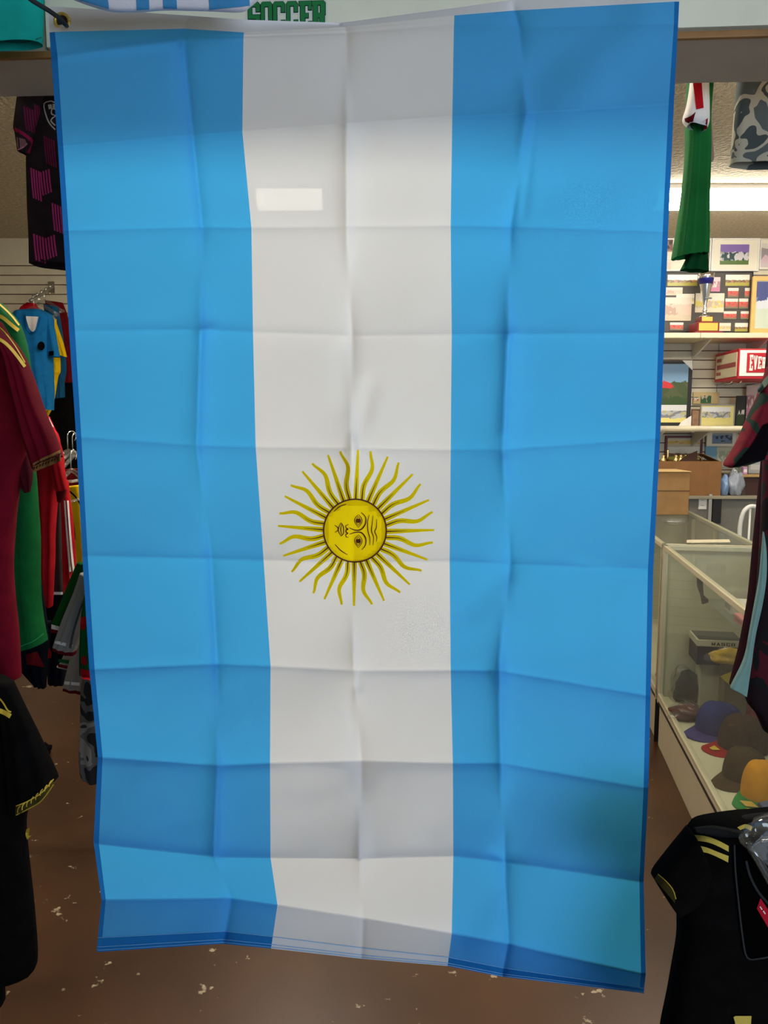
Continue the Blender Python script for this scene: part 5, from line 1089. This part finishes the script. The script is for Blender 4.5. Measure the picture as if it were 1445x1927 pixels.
c = at(1313, 864, 5.26); mb = MB(); mb.tube([Vector((c.x + .028 * math.cos(q * .5236), 5.26, Z1 + .0 + .028 * math.sin(q * .5236))) for q in range(-1, 8)], .006, 8)
mb.tube([(c.x + .024, 5.26, Z0 + .006), (c.x + .026, 5.26, Z1 - .012)], .004, 6)
tag(mb.build('trophy_ring', mg, None, True), 'gold ring standing at the right side of the open carton', 'trophy part')
# clutter on the counter to the right: brown case, bags, bottle
c0 = at(1386, 925, 5.2)
x0, x1, _, z1 = rectw(1384, 895, 1432, 925, 5.2)
t = thing('brown_case', 'dark brown wooden box with tan lid on the back counter', 'box', ((x0 + x1) / 2, 5.25, zc2))
bevel(MB().box(x0, x1 + .1, 5.2, 5.40, zc2 + .0005, z1 - .01).build('body', mat('dark_wood', srgb(60, 26, 20), .5), t), .003)
bevel(MB().box(x0 - .012, x1 + .11, 5.18, 5.41, z1 - .01, z1 + .006).build('lid', mat('tan_lid', srgb(176, 140, 84), .5), t), .003)
for k, (px, rx, rz_, col, lab) in enumerate(((1382, .05, .09, srgb(150, 156, 166), 'grey plastic bag on the counter left of the brown box'), (1361, .024, .075, srgb(120, 150, 190), 'blue spray bottle shape in a bag beside the open carton'))):
    c = at(px, 925, 5.2); c.z = zc2 + rz_ * .76
    t = thing('plastic_bag', lab, 'bag', Vector((c.x, 5.2, zc2)))
    MB().blob(c, rx, .05, rz_, 30 + k, .3).build('contents', mat('bag_stuff_%d' % k, col, .4), t, True); MB().blob(c, rx * 1.1, .055, rz_ * 1.1, 33 + k, .4).build('plastic_wrap', M_bag, t, True)
for k, (x_, w_, h_, col, lab) in enumerate(((1394, 9, 26, srgb(120, 170, 120), 'green carton standing on the brown box'), (1418, 24, 24, srgb(196, 196, 190), 'clear tub of small goods on the brown box'), (1400, 8, 14, srgb(196, 140, 180), 'pink packet on the brown box'))):
    a, b_, _, _ = rectw(x_ - w_ / 2, 880, x_ + w_ / 2, 890, 5.29 + .05 * (k != 2) - .05 * (k == 2)); yy = 5.34 if k != 2 else 5.24
    hh = h_ * (b_ - a) / w_; t = thing('goods_carton', lab, 'carton', ((a + b_) / 2, yy, z1 + .006))
    bevel(MB().box(a, b_, yy - .02, yy + .02, z1 + .0065, z1 + .006 + hh).build('body', mat('goods_%d' % k, col, .4), t), .003)
    MB().box(a + (b_ - a) * .15, b_ - (b_ - a) * .15, yy - .021, yy - .02, z1 + .006 + hh * .3, z1 + .006 + hh * .7).build('label', M_white, t)
# white chair behind the cases
c = at(1405, 1003, 4.55); t = thing('white_chair', 'white tubular chair back behind the glass cases', 'chair', Vector((c.x + .1, 4.6, 0)))
zt_ = at(1410, 952, 4.55).z
arc = [at(1391, 1012, 4.55), at(1393, 985, 4.55), at(1400, 962, 4.55), at(1412, 953, 4.55), at(1426, 955, 4.55), at(1440, 962, 4.55), at(1450, 985, 4.55), at(1454, 1012, 4.55)]
MB().tube(spline(arc, 4), .013, 10).build('back_frame', M_white, t, True)
xl_, xr_ = arc[0].x, arc[-1].x; zse = .46
bevel(MB().box(xl_ - .02, xr_ + .02, 4.53, 4.93, zse - .03, zse).build('seat', M_white, t), .01, 3)
for xx in (xl_, xr_): MB().tube([(xx, 4.55, arc[0].z + .02), (xx, 4.55, zse - .01)], .013, 8).build('back_post', M_white, t, True)
for xx in (xl_, xr_):
    for yy in (4.56, 4.9): MB().tube([(xx, yy, zse - .02), (xx, yy, 0)], .012, 8).build('leg', M_white, t, True)
a, b_ = arc[1], arc[-2]
for q in (.3, .5, .7): MB().tube([(a.x + (b_.x - a.x) * q, 4.55, zt_ - .015), (a.x + (b_.x - a.x) * q, 4.55, zse)], .007, 6).build('spindle', M_white, t, True)
